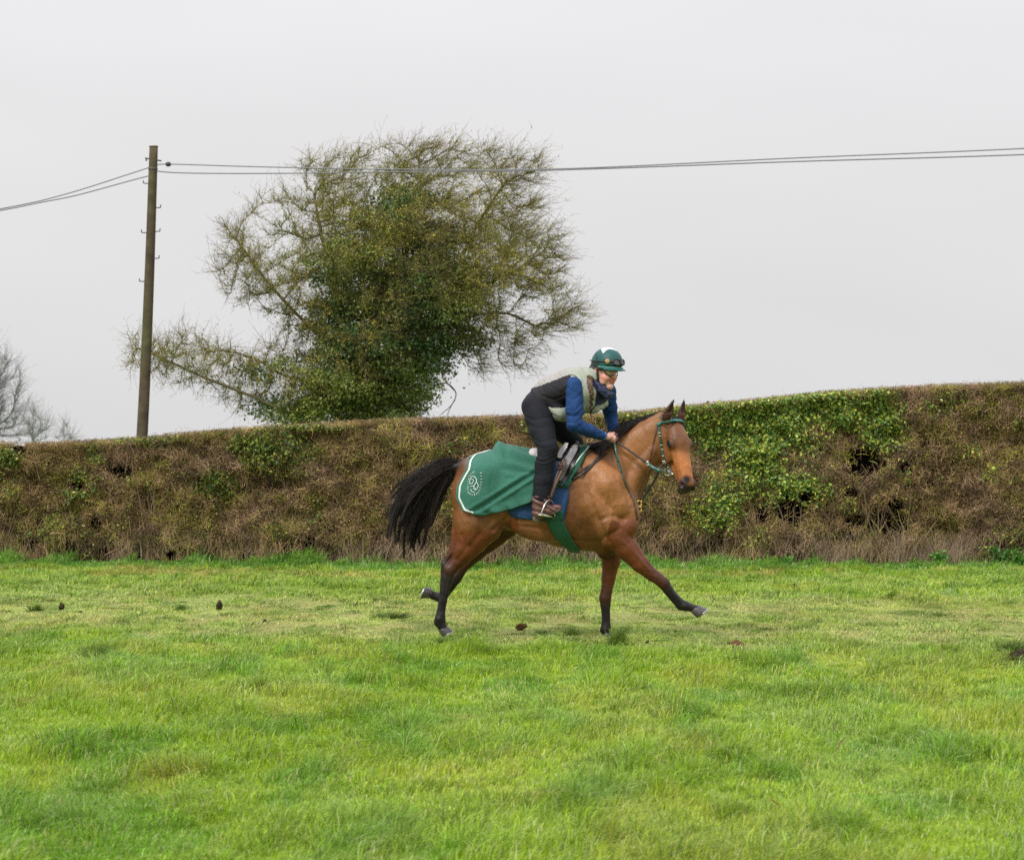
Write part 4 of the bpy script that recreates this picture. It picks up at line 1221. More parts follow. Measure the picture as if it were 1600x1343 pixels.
    leg([(962, 848, -.18, 13, COAT_R), (990, 876, -.19, 8, COAT_D), (1018, 902, -.19, 7, COAT_D)], 0.010)
    leg([(1014, 892, -.19, 10.5, COAT_D), (1026, 902, -.19, 10.6, COAT_D * .8), (1037, 911, -.19, 10.4, COAT_D * .55), (1044, 920, -.19, 8.4, BLK * 1.7)], 0.008)
    leg([(1042, 918, -.19, 7.8, BLK * 1.5), (1053, 931, -.19, 6.8, BLK), (1063, 941, -.19, 7.0, BLK), (1070, 946, -.19, 8.8, BLK), (1080, 949, -.19, 6.8, BLK), (1088, 952, -.19, 8.0, BLK)], 0.007)
    leg([(1035, 917, -.19, 4.2, BLK * 1.5), (1049.5, 935.5, -.19, 3.4, BLK), (1062.5, 949, -.19, 5.0, BLK)], 0.006)
    # far fore, planted
    leg([(950, 820, .14, 26, COAT_R * .8), (956, 852, .14, 19, COAT_R * .8), (955, 875, .14, 15, COAT_R), (951, 902, .14, 11.8, COAT_R), (948, 922, .14, 10, COAT_D)], 0.02)
    leg([(948, 920, .14, 10, COAT_D), (945.5, 934, .14, 10.6, COAT_D * .7), (946, 946, .14, 8.8, BLK * 1.6), (947, 962, .14, 7.0, BLK * 1.2), (947.5, 976, .14, 7.4, BLK), (947, 983, .14, 8.6, BLK), (948.5, 991, .14, 7.6, BLK)], 0.008)
    leg([(942.5, 948, .14, 3.6, BLK * 1.5), (943.2, 970, .14, 3.2, BLK), (941, 985, .14, 4.4, BLK)], 0.005)
    # brisket
    G.cone(H(968, 836, 0), H(945, 862, 0), PX(26), PX(12), 0.03, ca=COAT_R, cb=COAT_D * .5)
    G.ell(H(978, 800, 0), (PX(18), .20, PX(34)), 0.035, ca=COAT_L)
    G.ell(H(988, 805, -.085), (PX(9), .085, PX(26)), 0.012, ca=COAT_L)
    G.ell(H(988, 805, .085), (PX(9), .085, PX(26)), 0.012, ca=COAT)
    # neck
    nc = lambda u, v, dy, r, col: (H(u, v, dy), PX(r), col)
    G.chain([nc(920, 760, 0, 54, SH), nc(950, 738, 0, 45, COAT_L), nc(975, 720, -.005, 33, COAT_L), nc(1002, 698, -.015, 29.5, COAT_L * .95), nc(1026, 679, -.03, 26.5, COAT_L * .9)], 0.04, sy=0.46)
    G.chain([nc(965, 768, 0, 38, COAT), nc(990, 735, -.01, 25, COAT), nc(1010, 712, -.02, 22, COAT * .8), nc(1024, 700, -.03, 19, COAT * .8)], 0.03, sy=0.5)
    G.chain([nc(976, 775, -.06, 15, COAT_L), nc(1000, 730, -.06, 12, COAT_L), nc(1018, 704, -.07, 9, COAT)], 0.022, sy=0.8)
    G.chain([nc(930, 702, 0, 12, COAT), nc(972, 690, 0, 10, COAT), nc(1004, 668, 0, 9, COAT), nc(1034, 652, -.02, 9, COAT)], 0.02, sy=0.7)
    # dock of the tail
    G.chain([nc(728, 728, 0, 11, COAT_D), nc(712, 730, 0, 8, BLK), nc(692, 735, 0, 6, BLK)], 0.02)
    # ---- head
    e = lambda p, r, k, M, ca: G.ell(p, (r[0] * 1.06, r[1] * 1.17, r[2] * 1.17), k, M, ca)
    hc = G.cone
    e(HL(0.06, -0.01, 0), (.12, .085, .078), .02, HM, COAT)                                # poll and braincase
    e(HL(0.16, 0.015, 0), (.14, .080, .088), .02, HM, COAT * .95)                          # forehead
    for s in (-1, 1):
        e(HL(0.185, 0.035, s * .078), (.050, .034, .026), .018, HM, COAT_D)                # brow
        e(HL(0.20, -0.085, s * .060), (.120, .100, .032), .009, HM, ORG * .55)             # jowl
        G.cone(HL(0.235, 0.018, s * .074), HL(0.37, 0.0, s * .054), .014, .010, .014, ca=ORG * .8)   # facial crest
        G.cone(HL(0.30, 0.035, s * .030), HL(0.50, 0.035, s * .028), .028, .024, .012, ca=ORG, cb=ORG * .9)
        e(HL(0.565, 0.012, s * .043), (.052, .046, .027), .010, HM, MZ)                    # nostril wing
    G.cone(HL(0.20, 0.006, 0), HL(0.40, 0.012, 0), .088, .064, .02, ca=COAT * .95, cb=ORG)
    G.cone(HL(0.40, 0.012, 0), HL(0.55, 0.005, 0), .064, .057, .012, ca=ORG, cb=ORG * .75)
    G.cone(HL(0.25, -0.095, 0), HL(0.48, -0.052, 0), .050, .032, .02, ca=ORG * .7, cb=ORG * .55)
    e(HL(0.595, -0.012, 0), (.040, .046, .044), .012, HM, MZ)                              # upper lip
    e(HL(0.585, -0.064, 0), (.040, .024, .032), .008, HM, MZ)                              # chin and lower lip
    G.cone(HL(0.48, -0.052, 0), HL(0.585, -0.060, 0), .026, .022, .010, ca=ORG * .5, cb=MZ)
    # hollows
    for s in (-1, 1):
        G.ell(HL(0.190, 0.030, s * .108), (.020, .013, .016), .006, HM, cut=True)          # eye socket
        G.ell(HL(0.120, 0.060, s * .082), (.028, .014, .012), .016, HM, cut=True)          # hollow over the eye
        G.ell(HL(0.572, 0.030, s * .062), (.026, .018, .022), .005, HM, cut=True)          # nostril
        G.cone(HL(0.47, -0.034, s * .052), HL(0.61, -0.040, s * .046), .005, .005, .005, cut=True)   # mouth
        G.cone(HL(0.30, -0.03, s * .075), HL(0.42, -0.02, s * .062), .010, .008, .012, cut=True)
    # ears
    for (b0, b1, tip, dpt) in [((H(1041, 652, -.10), .040), (H(1046, 641, -.115), .036), (H(1053, 623.5, -.13), .006), None),
                               ((H(1064, 651, .03), .036), (H(1066, 641, .03), .028), (H(1069.5, 622, .02), .005), None)]:
        G.cone(b0[0], b1[0], b0[1] * .95, b1[1], .010, ca=COAT_D * .7, cb=COAT_D * .5)
        G.cone(b1[0], tip[0], b1[1], tip[1], .006, ca=COAT_D * .55, cb=BLK)
        dv = (tip[0] - b0[0]); dv /= np.linalg.norm(dv)
        fw = hd * .8 + np.array([0, -.35, .1]); fw /= np.linalg.norm(fw)
        G.cone(b1[0] + fw * .030 - dv * .015, tip[0] + fw * .008 - dv * .03, .022, .003, .005, cut=True)
    return G

def hoof_mesh(axis_top, axis_bot, fwd, rt, rb, name, parent, mat, matb):
    """a hoof wall between two rings: top ring tilted, sole ring"""
    n = 28; mb = MB()
    axis_top, axis_bot, fwd = [np.asarray(q, float) for q in (axis_top, axis_bot, fwd)]
    d = axis_bot - axis_top; L = np.linalg.norm(d); d /= L
    f = fwd - d * (fwd @ d); f /= np.linalg.norm(f); s = np.cross(d, f)
    a = np.linspace(0, 2 * math.pi, n, endpoint=False)
    rings = []
    for t, r, sl in [(-.12, rt * .9, 0), (0, rt, 0), (.15, rt * 1.07, 0), (.5, (rt + rb) / 2 * 1.03, .1), (.93, rb, .2), (1.0, rb * .99, .2)]:
        ca, sa = np.cos(a), np.sin(a)
        ex = np.where(ca > 0, 1.12, .86)
        q = axis_top + d * L * t + f[None] * 0
        R = q + (ca * ex * r + L * sl * t)[:, None] * f + (sa * r * .95)[:, None] * s + ((-ca) * r * .18 * (1 - t))[:, None] * d * -1
        rings.append(R)
    sole = rings[-1].mean(0)
    rings.append(sole + (rings[-1] - sole) * .78); rings.append(sole + (rings[-2] - sole) * .74 - d * .012); rings.append(sole + (rings[-3] - sole) * .05 - d * .014)
    V = np.concatenate(rings); m = len(rings)
    F = grid_faces(m, n, True)
    mb.add(V, F)
    ho = mb.obj(name, mat, parent)
    # horseshoe
    sh = MB(); k = 22; aa = np.linspace(-2.35, 2.35, k)
    pts = sole + (np.cos(aa) * np.where(np.cos(aa) > 0, 1.12, .9) * rb * .90 + 0)[:, None] * f + (np.sin(aa) * rb * .84)[:, None] * s + d * .002
    add_tube(sh, pts, .0075, 6, flat=.6)
    sh.obj('horseshoe', matb, ho)
    return ho

def hair_locks(guides, n, r0, spread, seed, seg=14, tint=(0.012, 0.010, 0.010), wave=0.01, lens=(0.75, 1.05)):
    """guides: list of (k,3) polylines with weights; returns strips"""
    r = np.random.default_rng(seed); As = []; Ws = []
    G = [smooth_curve(g, seg) for g in guides]; G = np.array(G)
    for i in range(n):
        w = r.dirichlet(np.full(min(3, len(G)), 0.7)); ids = r.choice(len(G), len(w), replace=False)
        j = r.integers(0, len(G) - 1) if len(G) > 1 else 0
        f = r.random()
        g = G[j] * (1 - f) + G[min(j + 1, len(G) - 1)] * f
        L = r.uniform(*lens); t = np.linspace(0, 1, seg)
        tt = t * L; ii = np.clip(tt * (seg - 1), 0, seg - 1.001); k = ii.astype(int); q = (ii - k)[:, None]
        g = g[k] * (1 - q) + g[np.minimum(k + 1, seg - 1)] * q
        off = r.normal(0, 1, 3) * spread
        g = g + off * (0.25 + 0.9 * t[:, None] ** 1.2)
        ph = r.uniform(0, 6.28, 3); g = g + wave * t[:, None] * np.sin(t[:, None] * r.uniform(4, 9) + ph)
        As.append(g); Ws.append(r0 * r.uniform(.6, 1.3) * (1 - 0.75 * t ** 2))
    A = np.array(As); W = np.array(Ws)
    c = np.array(tint) * r.uniform(.5, 1.9, (n, 1))
    return strips(A, W, col=c)

def build_horse(G):
    V, F = G.mesh(smooth=2)
    # fine surface life: muscle ripples and veins
    u, v = uv_of(V); N = G.grad(V)
    def ridge(sc, st, seed): return (1 - np.abs(fbm(V * np.array(st), sc, 2, seed) * 2 - 1)) ** 3
    amp = np.exp(-(((u - 950) / 45) ** 2 + ((v - 790) / 50) ** 2)) * .008 + np.exp(-(((u - 735) / 40) ** 2 + ((v - 830) / 40) ** 2)) * .006 + .0012
    V = V + N * (amp * (ridge(5, (1.6, 1, .8), 5) - .35) + amp * .5 * (ridge(13, (1.4, 1, .7), 6) - .3))[:, None]
    G_L = [([(906, 722), (915, 760), (930, 800), (942, 830), (950, 846)], 4.5, -.014), ([(962, 745), (978, 770), (986, 792)], 4, -.008), ([(938, 812), (956, 806), (974, 812)], 3.5, -.009),
                      ([(985, 838), (998, 862), (1016, 886)], 2.2, -.005), ([(975, 848), (995, 868), (1014, 890)], 1.6, .004), ([(770, 828), (790, 812), (800, 800)], 4, -.010),
                      ([(722, 836), (728, 856), (714, 874)], 3, -.006), ([(752, 800), (750, 830), (735, 852)], 4, -.007), ([(960, 830), (940, 842), (915, 846), (888, 842)], 3, -.007),
                      ([(812, 822), (845, 826), (880, 838)], 3, -.006), ([(1010, 745), (990, 720), (965, 708)], 4, -.006), ([(925, 770), (945, 790), (958, 800)], 1.6, .004), ([(700, 900), (695, 925), (690, 955)], 1.8, -.004),
                      ([(1040, 915), (1052, 931), (1064, 944)], 1.8, -.003)]
    V = grooves(V, N, [(p, w, d * 1.25) for p, w, d in G_L], V[:, 1] < 19.98)
    col = G.colour(V)
    n1 = fbm(V, 5, 3, 201)[:, None]; n2 = fbm(V, 24, 2, 203)[:, None]
    col = col * (0.70 + 0.60 * n1) * (0.9 + .2 * n2)
    u, v = uv_of(V)
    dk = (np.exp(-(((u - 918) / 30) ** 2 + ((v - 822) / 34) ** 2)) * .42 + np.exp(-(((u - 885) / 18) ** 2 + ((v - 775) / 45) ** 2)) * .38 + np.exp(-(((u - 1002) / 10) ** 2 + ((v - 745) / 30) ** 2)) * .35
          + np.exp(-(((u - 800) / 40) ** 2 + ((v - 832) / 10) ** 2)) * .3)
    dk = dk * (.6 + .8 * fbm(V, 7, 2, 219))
    col = col * (1 - np.clip(dk, 0, .55)[:, None] * np.array([.9, 1.0, 1.05]))  # sweat patches behind elbow and girth; the throat one paints in neck shade
    for (a_, b_, ra_, rb_) in [(1072.5, 749, 7.5, 7), (1089, 749.5, 5, 6), (1078, 763, 12, 5)]:
        mz = np.exp(-np.clip(((u - a_) / ra_) ** 2 + ((v - b_) / rb_) ** 2, 0, 20) ** 2)[:, None] * (u > 1050)[:, None]; col = col * (1 - mz) + BLK * mz
    brow = np.exp(-(((u - 1056) / 16) ** 2 + ((v - 682) / 20) ** 2)) * (u > 1030)
    col = col * (1 - .22 * brow[:, None] * np.array([.9, .95, .6])) 
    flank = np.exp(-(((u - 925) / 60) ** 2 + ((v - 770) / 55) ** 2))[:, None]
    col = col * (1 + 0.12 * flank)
    def clipmask(u, v):
        hl = np.interp(u, [680, 706, 722, 745, 771, 788, 812, 835], [838, 838, 838, 832, 824, 815, 806, 822]) + 1.5 * np.sin(u * .35)
        a = sstep(-2.6, 2.6, v - hl) * (u < 810) * (V[:, 2] < 1.06)
        fl = np.interp(u, [930, 944, 949, 954, 960, 975, 984, 994, 1005], [905, 856, 835, 813, 812, 822, 828, 838, 842])
        b = sstep(-1.6, 1.6, v - fl) * (u > 936)
        return np.maximum(a, b)[:, None]
    cm = clipmask(u, v)
    lum = col.mean(1, keepdims=True)
    col = np.where(lum > .045, col * (1 - cm) * np.array([1.12, 1.12, 1.12]) + np.minimum(col, COAT_R * 1.05) * cm, col)
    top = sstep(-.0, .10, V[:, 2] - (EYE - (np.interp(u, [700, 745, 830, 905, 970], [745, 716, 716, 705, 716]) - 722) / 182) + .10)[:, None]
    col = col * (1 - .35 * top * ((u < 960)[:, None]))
    hm = mat_basic('bay_coat', attr=True, rough=0.47, spec=0.30, var=0.14, vscale=55, bump=0.35, bscale=11, sheen=0.0, bdist=0.03)
    nt = hm.node_tree
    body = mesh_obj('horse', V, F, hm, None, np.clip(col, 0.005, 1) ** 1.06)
    tag(body, 'bay horse with black legs and tail galloping to the right under a rider', 'horse')
    hoof = mat_basic('hoof_horn', (0.060, 0.055, 0.055), rough=0.38, var=.3, vscale=40, bump=.3, bscale=50, bdist=.005)
    shoe = mat_basic('worn_steel', (0.52, 0.51, 0.50), rough=0.35, metallic=0.85)
    hoof_mesh(H(692, 982, -.17), H(697, 991.5, -.17), (1, 0, -.25), PX(8.2), PX(9.5), 'hoof', body, hoof, shoe)
    hoof_mesh(H(673, 927, .15), H(662, 922, .15), (-.35, 0, -1), PX(8.0), PX(10.5), 'hoof', body, hoof, shoe)
    hoof_mesh(H(1086, 951, -.19), H(1094.5, 960.5, -.19), (1, 0, .55), PX(8.6), PX(11), 'hoof', body, hoof, shoe)
    hoof_mesh(H(948.5, 989, .14), H(951, 998.5, .14), (1, 0, -.1), PX(8.2), PX(10), 'hoof', body, hoof, shoe)
    # eyes
    em = mat_basic('horse_eye', (0.008, 0.005, 0.004), rough=0.14, spec=0.5)
    lid = mat_basic('eyelid', (0.035, 0.018, 0.012), rough=.5)
    for s in (-1, 1):
        mb = MB(); th = np.linspace(0, math.pi, 13); ph = np.linspace(0, 2 * math.pi, 20, endpoint=False)
        c0 = HL(0.190, 0.032, s * .0885)
        Q = np.stack([np.sin(th)[:, None] * np.cos(ph)[None], np.sin(th)[:, None] * np.sin(ph)[None], np.cos(th)[:, None] * np.ones((1, 20))], -1).reshape(-1, 3)
        aa = np.linspace(0, 2 * math.pi, 25); lp = c0 + hC * s * .016 + .029 * np.cos(aa)[:, None] * hA + .021 * np.sin(aa)[:, None] * hB
        lm = MB(); add_tube(lm, lp, .0062, 6); lm.obj('eyelid', lid, body)
        mb.add(c0 + Q * .0275, grid_faces(13, 20, True)); mb.obj('eye', em, body)
    hair = mat_basic('black_hair', attr=True, rough=0.5, spec=0.3)
    # ---- tail
    T = lambda *p: np.array([H(u, v, dy) for u, v, dy in p])
    g = [T((722, 724, 0), (692, 724, -.02), (664, 739, -.05), (636, 757, -.08), (616, 784, -.1), (602, 808, -.1)),
         T((722, 725, 0), (690, 728, -.02), (662, 745, -.04), (634, 768, -.06), (616, 802, -.08), (612, 842, -.1)),
         T((720, 728, 0), (690, 734, 0), (662, 760, -.02), (640, 795, -.02), (630, 830, -.03), (634, 860, -.04)),
         T((718, 730, 0), (690, 740, .02), (666, 768, .02), (650, 805, .03), (643, 838, .03), (647, 866, .03)),
         T((716, 733, 0), (696, 745, .03), (680, 772, .05), (668, 800, .06), (660, 825, .06), (652, 850, .06)),
         T((714, 736, 0), (702, 748, .03), (692, 768, .05), (682, 790, .07), (672, 812, .07), (664, 840, .07))]
    rr = np.random.default_rng(77); Vs = []; Fs = []; Cs = []; n0 = 0
    GG = np.array([smooth_curve(q, 14) for q in g])
    tl = np.linspace(0, 1, 14)[:, None]
    for li in range(80):
        j = rr.integers(0, 5); f = rr.random(); cl = GG[j] * (1 - f) + GG[j + 1] * f
        cl = cl + rr.normal(0, 1, 3) * np.array([.042, .05, .040]) * tl ** .8 + .03 * tl * np.sin(tl * rr.uniform(3, 8) + rr.uniform(0, 6, 3))
        Lk = rr.uniform(.50, 1.08); pts = cl[0] + 0; ii = np.clip(tl[:, 0] * Lk * 13, 0, 12.999); k = ii.astype(int); q = (ii - k)[:, None]
        cl = cl[k] * (1 - q) + cl[k + 1] * q
        m = 64; o3 = rr.normal(0, 1, (m, 1, 3)) * .017 * (np.sin(np.clip(tl * 1.15, 0, 1) * math.pi) * .9 + .22)[None]
        A = cl[None] + o3 + .004 * rr.normal(0, 1, (m, 14, 3)) * tl[None]
        W = .0019 * rr.uniform(.5, 1.3, (m, 1)) * (1 - .8 * tl[:, 0] ** 2)[None]
        v_, f_, c_ = strips(A, W, col=np.array([.014, .010, .009]) * rr.uniform(.4, 2.6, (m, 1)) * rr.uniform(.6, 1.8))
        Vs.append(v_); Fs.append(f_ + n0); Cs.append(c_); n0 += len(v_)
    V1, F1, C1 = np.concatenate(Vs), np.concatenate(Fs), np.concatenate(Cs)
    V2, F2, C2 = hair_locks([g[0], g[1], g[2]], 120, 0.0018, 0.05, 8, wave=.03, lens=(.85, 1.15))
    V3, F3, C3 = hair_locks([g[4], g[5]], 90, 0.0018, 0.035, 9, wave=.02, lens=(.8, 1.1))
    o = mesh_obj('tail', np.concatenate([V1, V2, V3]), np.concatenate([F1, F2 + len(V1), F3 + len(V1) + len(V2)]), hair, body, np.concatenate([C1, C2, C3]))
    # ---- mane blown up and back along the crest
    r = np.random.default_rng(15); As = []
    crest = smooth_curve(np.array([H(918, 697, 0), H(945, 694, 0), H(972, 684, 0), H(1003, 662, 0), H(1030, 648, -.01), H(1042, 645, -.02)]), 60)
    n = 3200; As = np.zeros((n, 8, 3)); Ws = np.zeros((n, 8))
    for i in range(n):
        f = r.random(); q = crest[int(f * 59)] + r.normal(0, .006, 3); t = np.linspace(0, 1, 8)[:, None]
        h = .058 + .075 * math.exp(-((f - .55) / .17) ** 2) - .030 * sstep(.7, .85, f)
        side = -1 if r.random() < .75 - .75 * sstep(.45, .62, f) else 1; L = r.uniform(.75, 1.35)
        dirv = np.array([-.95 - .5 * r.random(), side * (.35 + .5 * r.random()), .55]); 
        A = q + h * L * (dirv * t * 1.15 + np.array([-.25, side * .55, -1.75]) * t ** 2 * r.uniform(.45, 1.1))
        A += r.normal(0, .006, 3) * t
        A += .012 * t * np.sin(t * 7 + int(f * 59) * 1.7) * np.array([1, .6, .8])
        As[i] = A; Ws[i] = .0018 * r.uniform(.6, 1.2) * (1 - .7 * t[:, 0] ** 2)
    c = np.array([0.016, 0.013, 0.013]) * r.uniform(.5, 2.2, (n, 1))
    V1, F1, C1 = strips(As, Ws, col=c)
    mesh_obj('mane', V1, F1, hair, body, C1)
    # ---- forelock
    n = 260; As = np.zeros((n, 8, 3))
    for i in range(n):
        c0 = r.normal(0, .022); q = HL(-.045 + r.normal(0, .008), .055, c0 ); t = np.linspace(0, 1, 8)[:, None]
        L = r.uniform(.035, .065)
        As[i] = q + L * (t * (hA * .7 + hB * .35 + hC * r.normal(0, .35)) + t ** 2 * (hA * .2 - hB * .2))
    V1, F1, C1 = strips(As, np.tile(.0028 * np.linspace(1, .3, 8), (n, 1)), col=np.array([0.02, 0.014, 0.012]) * r.uniform(.5, 2, (n, 1)))
    mesh_obj('forelock', V1, F1, hair, body, C1)
    return body

HG = build_horse_field()
horse = build_horse(HG)
# ================================================================== TACK
M_GREEN = mat_basic('green_fleece', attr=True, rough=0.85, var=0.10, vscale=40, bump=0.25, bscale=9, sheen=0.14, spec=0.2, bdist=0.03)
M_TRIM = mat_basic('white_binding', (0.62, 0.66, 0.62), rough=0.7)
M_WEB = mat_basic('green_webbing', (0.015, 0.085, 0.060), rough=0.38, spec=0.6, coat=.2)
M_LEA = mat_basic('brown_leather', (0.075, 0.036, 0.020), rough=0.42, var=.25, vscale=50)
M_BLEA = mat_basic('black_leather', (0.014, 0.012, 0.012), rough=0.36, var=.2, vscale=50)
M_GREY = mat_basic('grey_saddle_leather', (0.20, 0.19, 0.20), rough=0.5, var=.2, vscale=40)
M_PALE = mat_basic('pale_pad', (0.50, 0.47, 0.48), rough=0.8, var=.08, vscale=60, bump=.2, bscale=40)
M_BLUE = mat_basic('blue_cloth', (0.006, 0.040, 0.120), rough=0.8, var=.2, vscale=50, bump=.3, bscale=60)
M_BRASS = mat_basic('brass', (0.55, 0.36, 0.10), rough=0.3, metallic=0.9)
M_STEEL = mat_basic('steel', (0.66, 0.65, 0.62), rough=0.22, metallic=1.0)

def strap(mb, uv, off, w, thick=.0035, n=None, ribw=None, col=None, G=None, tilt=None):
    """flat strap lying on the field along picture points uv; w in metres"""
    G = G or HG
    uv = np.asarray(uv, float)
    L = np.hypot(*np.diff(uv, axis=0).T).sum(); n = n or max(6, int(L / 3))
    c = smooth_curve(uv, n)
    C = G.hit(c[:, 0], c[:, 1], off)
    strap3(mb, C, w, thick, col, G)

def strap3(mb, C, w, thick=.0035, col=None, G=None, nrm=None):
    C = np.asarray(C, float)
    T = np.gradient(C, axis=0); T /= np.linalg.norm(T, axis=1, keepdims=True) + 1e-9
    N = (G or HG).grad(C) if nrm is None else np.broadcast_to(np.asarray(nrm, float), C.shape)
    N = N - T * (N * T).sum(1, keepdims=True); N /= np.linalg.norm(N, axis=1, keepdims=True) + 1e-9
    B = np.cross(T, N); n = len(C)
    w = np.broadcast_to(np.asarray(w, float), (n,))[:, None] / 2
    R = [C + B * w - N * thick / 2, C + B * w + N * thick / 2, C - B * w + N * thick / 2, C - B * w - N * thick / 2]
    V = np.stack(R, 1).reshape(-1, 3)
    mb.add(V, grid_faces(n, 4, True), col)
    mb.F4.append(np.array([[3, 2, 1, 0]]) + mb.n - len(V)); e = mb.n - 4; mb.F4.append(np.array([[e, e + 1, e + 2, e + 3]]))

def buckle(p, w, h, parent, name='buckle', mat=None, r=.0035, fwd=(0, -1, 0), up_=(0, 0, 1)):
    p = np.asarray(p, float); U = np.asarray(up_, float); U /= np.linalg.norm(U); S = np.cross(U, np.asarray(fwd, float)); S /= np.linalg.norm(S)
    mb = MB(); q = [(-1, -1), (1, -1), (1, 1), (-1, 1), (-1, -1)]
    pts = np.array([p + S * a * w / 2 + U * b * h / 2 for a, b in q]); 
    pts = np.concatenate([np.linspace(pts[i], pts[i + 1], 4)[:-1] for i in range(4)] + [pts[:1]])
    add_tube(mb, pts, r, 6); add_tube(mb, [p - U * h / 2, p + U * h / 2 + np.array([0, -.004, 0])], r * .7, 5)
    return mb.obj(name, mat or M_STEEL, parent)

def ring_mesh(p, R, r, mat, parent, name, ax1, ax2):
    mb = MB(); a = np.linspace(0, 2 * math.pi, 25)
    pts = np.asarray(p) + R * np.cos(a)[:, None] * np.asarray(ax1) + R * np.sin(a)[:, None] * np.asarray(ax2)
    add_tube(mb, pts, r, 7); return mb.obj(name, mat, parent)

# ------------------------------------------------------------------ exercise sheet
def build_sheet():
    ns, nt = 90, 121
    s = np.linspace(0, 1, ns); t = np.linspace(-1, 1, nt)
    GG = np.zeros((ns, nt, 3))
    # rear edge and front edge in the picture, as functions of |t| (0 spine .. 1 hem)
    at = np.array([0, .12, .28, .46, .62, .78, .9, 1.0])
    ru = np.array([764, 752, 735, 723, 713.5, 712, 722, 748]); rv = np.array([709, 711, 724, 741, 760, 778, 797, 806])
    fu = np.array([838, 838, 838, 838, 836, 834, 832, 830]); fv = np.array([706, 710, 720, 735, 749, 763, 774, 784])
    for j, tj in enumerate(t):
        a = abs(tj)
        u0, v0, u1, v1 = [np.interp(a, at, q) for q in (ru, rv, fu, fv)]
        # the hem sags between the rear corner and the girth
        u = u0 * (1 - s) + u1 * s; v = v0 * (1 - s) + v1 * s
        v += -3.5 * np.sin(math.pi * s) * (1 - a) * 0.6 + 2.5 * a * np.sin(math.pi * s) 
        X = (u - 800) / 182; Z = EYE - (v - 722) / 182
        # start on a wide hull and let it fall onto the horse
        ang = a * 1.35
        y = HY + np.sign(tj) * (.33 * math.sin(ang) + .02 * a)
        sc = y / HY
        GG[:, j] = np.stack([X * sc, np.full(ns, y), EYE + (Z - EYE) * sc], 1)
    flat = GG.reshape(-1, 3)
    near = np.tile(t, ns) < -0.25
    uu, vv = uv_of(flat)
    offs = 0.024 + .010 * sstep(785, 800, uu)
    D = HG.drape(flat, offs, 14)
    # the near side is laid exactly along the line of sight
    hitp = HG.hit(uu, vv, offs, fallback=0)
    w = sstep(.2, .4, -np.tile(t, ns)) * (hitp[:, 1] > 1)
    D = D * (1 - w[:, None]) + hitp * w[:, None]
    GG = D.reshape(ns, nt, 3)
    for _ in range(2):
        GG[1:-1, 1:-1] = .5 * GG[1:-1, 1:-1] + .125 * (GG[:-2, 1:-1] + GG[2:, 1:-1] + GG[1:-1, :-2] + GG[1:-1, 2:])
    S2, T2 = np.meshgrid(s, t, indexing='ij'); A = np.abs(T2)
    N = HG.grad(GG.reshape(-1, 3)).reshape(ns, nt, 3)
    u2, v2 = uv_of(GG.reshape(-1, 3)); u2 = u2.reshape(ns, nt); v2 = v2.reshape(ns, nt)
    # folds: a big soft fold from the lifted ridge, drag lines towards the girth
    f1 = .020 * np.exp(-((u2 - (779 + (v2 - 705) * .30)) / 7) ** 2) * (A < .55) * sstep(.62, .2, A)
    lift = .030 * sstep(768, 779, u2) * (1 - sstep(782, 838, u2)) * np.exp(-(A / .30) ** 2) + .012 * sstep(768, 780, u2) * np.exp(-(A / .25) ** 2)
    d1 = (u2 - 745) * .62 + (v2 - 800)     # drag lines rising to the right
    f2 = .017 * (np.exp(-((d1 - 3) / 3.5) ** 2) - 1.1 * np.exp(-((d1 + 5) / 4) ** 2) + .8 * np.exp(-((d1 + 12) / 3.5) ** 2)) * sstep(.3, .6, A) * (T2 < 0)
    f3 = .013 * np.sin((v2 * .9 - u2 * .18) * .42 + 1.2) * sstep(775, 800, u2) * sstep(.62, .45, A)
    wr = (fbm(GG.reshape(-1, 3) * np.array([.6, 1, 1.3]), 6, 2, 301).reshape(ns, nt) - .5) * .022
    hem = .012 * sstep(.86, 1, A) * (1 + np.sin(S2 * 22) * .6)
    off = f1 + lift + f2 + f3 + wr + hem
    off = off * (0.25 + .75 * sstep(0, .05, S2))
    GG = GG + N * off[..., None]
    GG[..., 2] += lift * .3
    root = empty('exercise_sheet', (-.25, 20, 1.56)); tag(root, 'green fleece exercise sheet with white trim over the horse rump', 'rug')
    base = np.array([0.036, 0.135, 0.096])
    mb = MB(); sheet(mb, GG, .004, base)
    o = mb.obj('blanket', M_GREEN); parent_keep(o, root)
    # white binding set in from the rear edge
    k = 4
    def trim(idx, j0, j1, w, name, mat, lift_=.004):
        C = GG[idx, j0:j1]; Nn = N[idx, j0:j1]; m = MB(); strap3(m, C + Nn * lift_, w, .003, None, None, Nn); o = m.obj(name, mat); parent_keep(o, root)
    def trimN(idx, w, name, mat):
        j0, j1 = 3, nt - 3
        C = GG[idx, j0:j1] + N[idx, j0:j1] * .004
        T = np.gradient(C, axis=0); T /= np.linalg.norm(T, axis=1, keepdims=True); Nn = N[idx, j0:j1]
        m = MB(); n = len(C); B = np.cross(T, Nn); B /= np.linalg.norm(B, axis=1, keepdims=True)
        R = [C + B * w / 2 - Nn * .003, C + B * w / 2 + Nn * .002, C - B * w / 2 + Nn * .002, C - B * w / 2 - Nn * .003]
        m.add(np.stack(R, 1).reshape(-1, 3), grid_faces(n, 4, True)); o = m.obj(name, mat); parent_keep(o, root)
    trimN(4, .017, 'trim', M_TRIM)
    # strap tag near the rider's leg
    m = MB(); strap(m, [(820, 757), (826, 756), (833, 753.5)], .030, .010); o = m.obj('side_strap', mat_basic('pale_strap', (.42, .45, .34), rough=.7)); parent_keep(o, root)
    # ---- embroidered badge: horseshoe of tiny letters round a rearing head, ending in curls
    E = MB()
    cu, cv = 740.5, 755.5
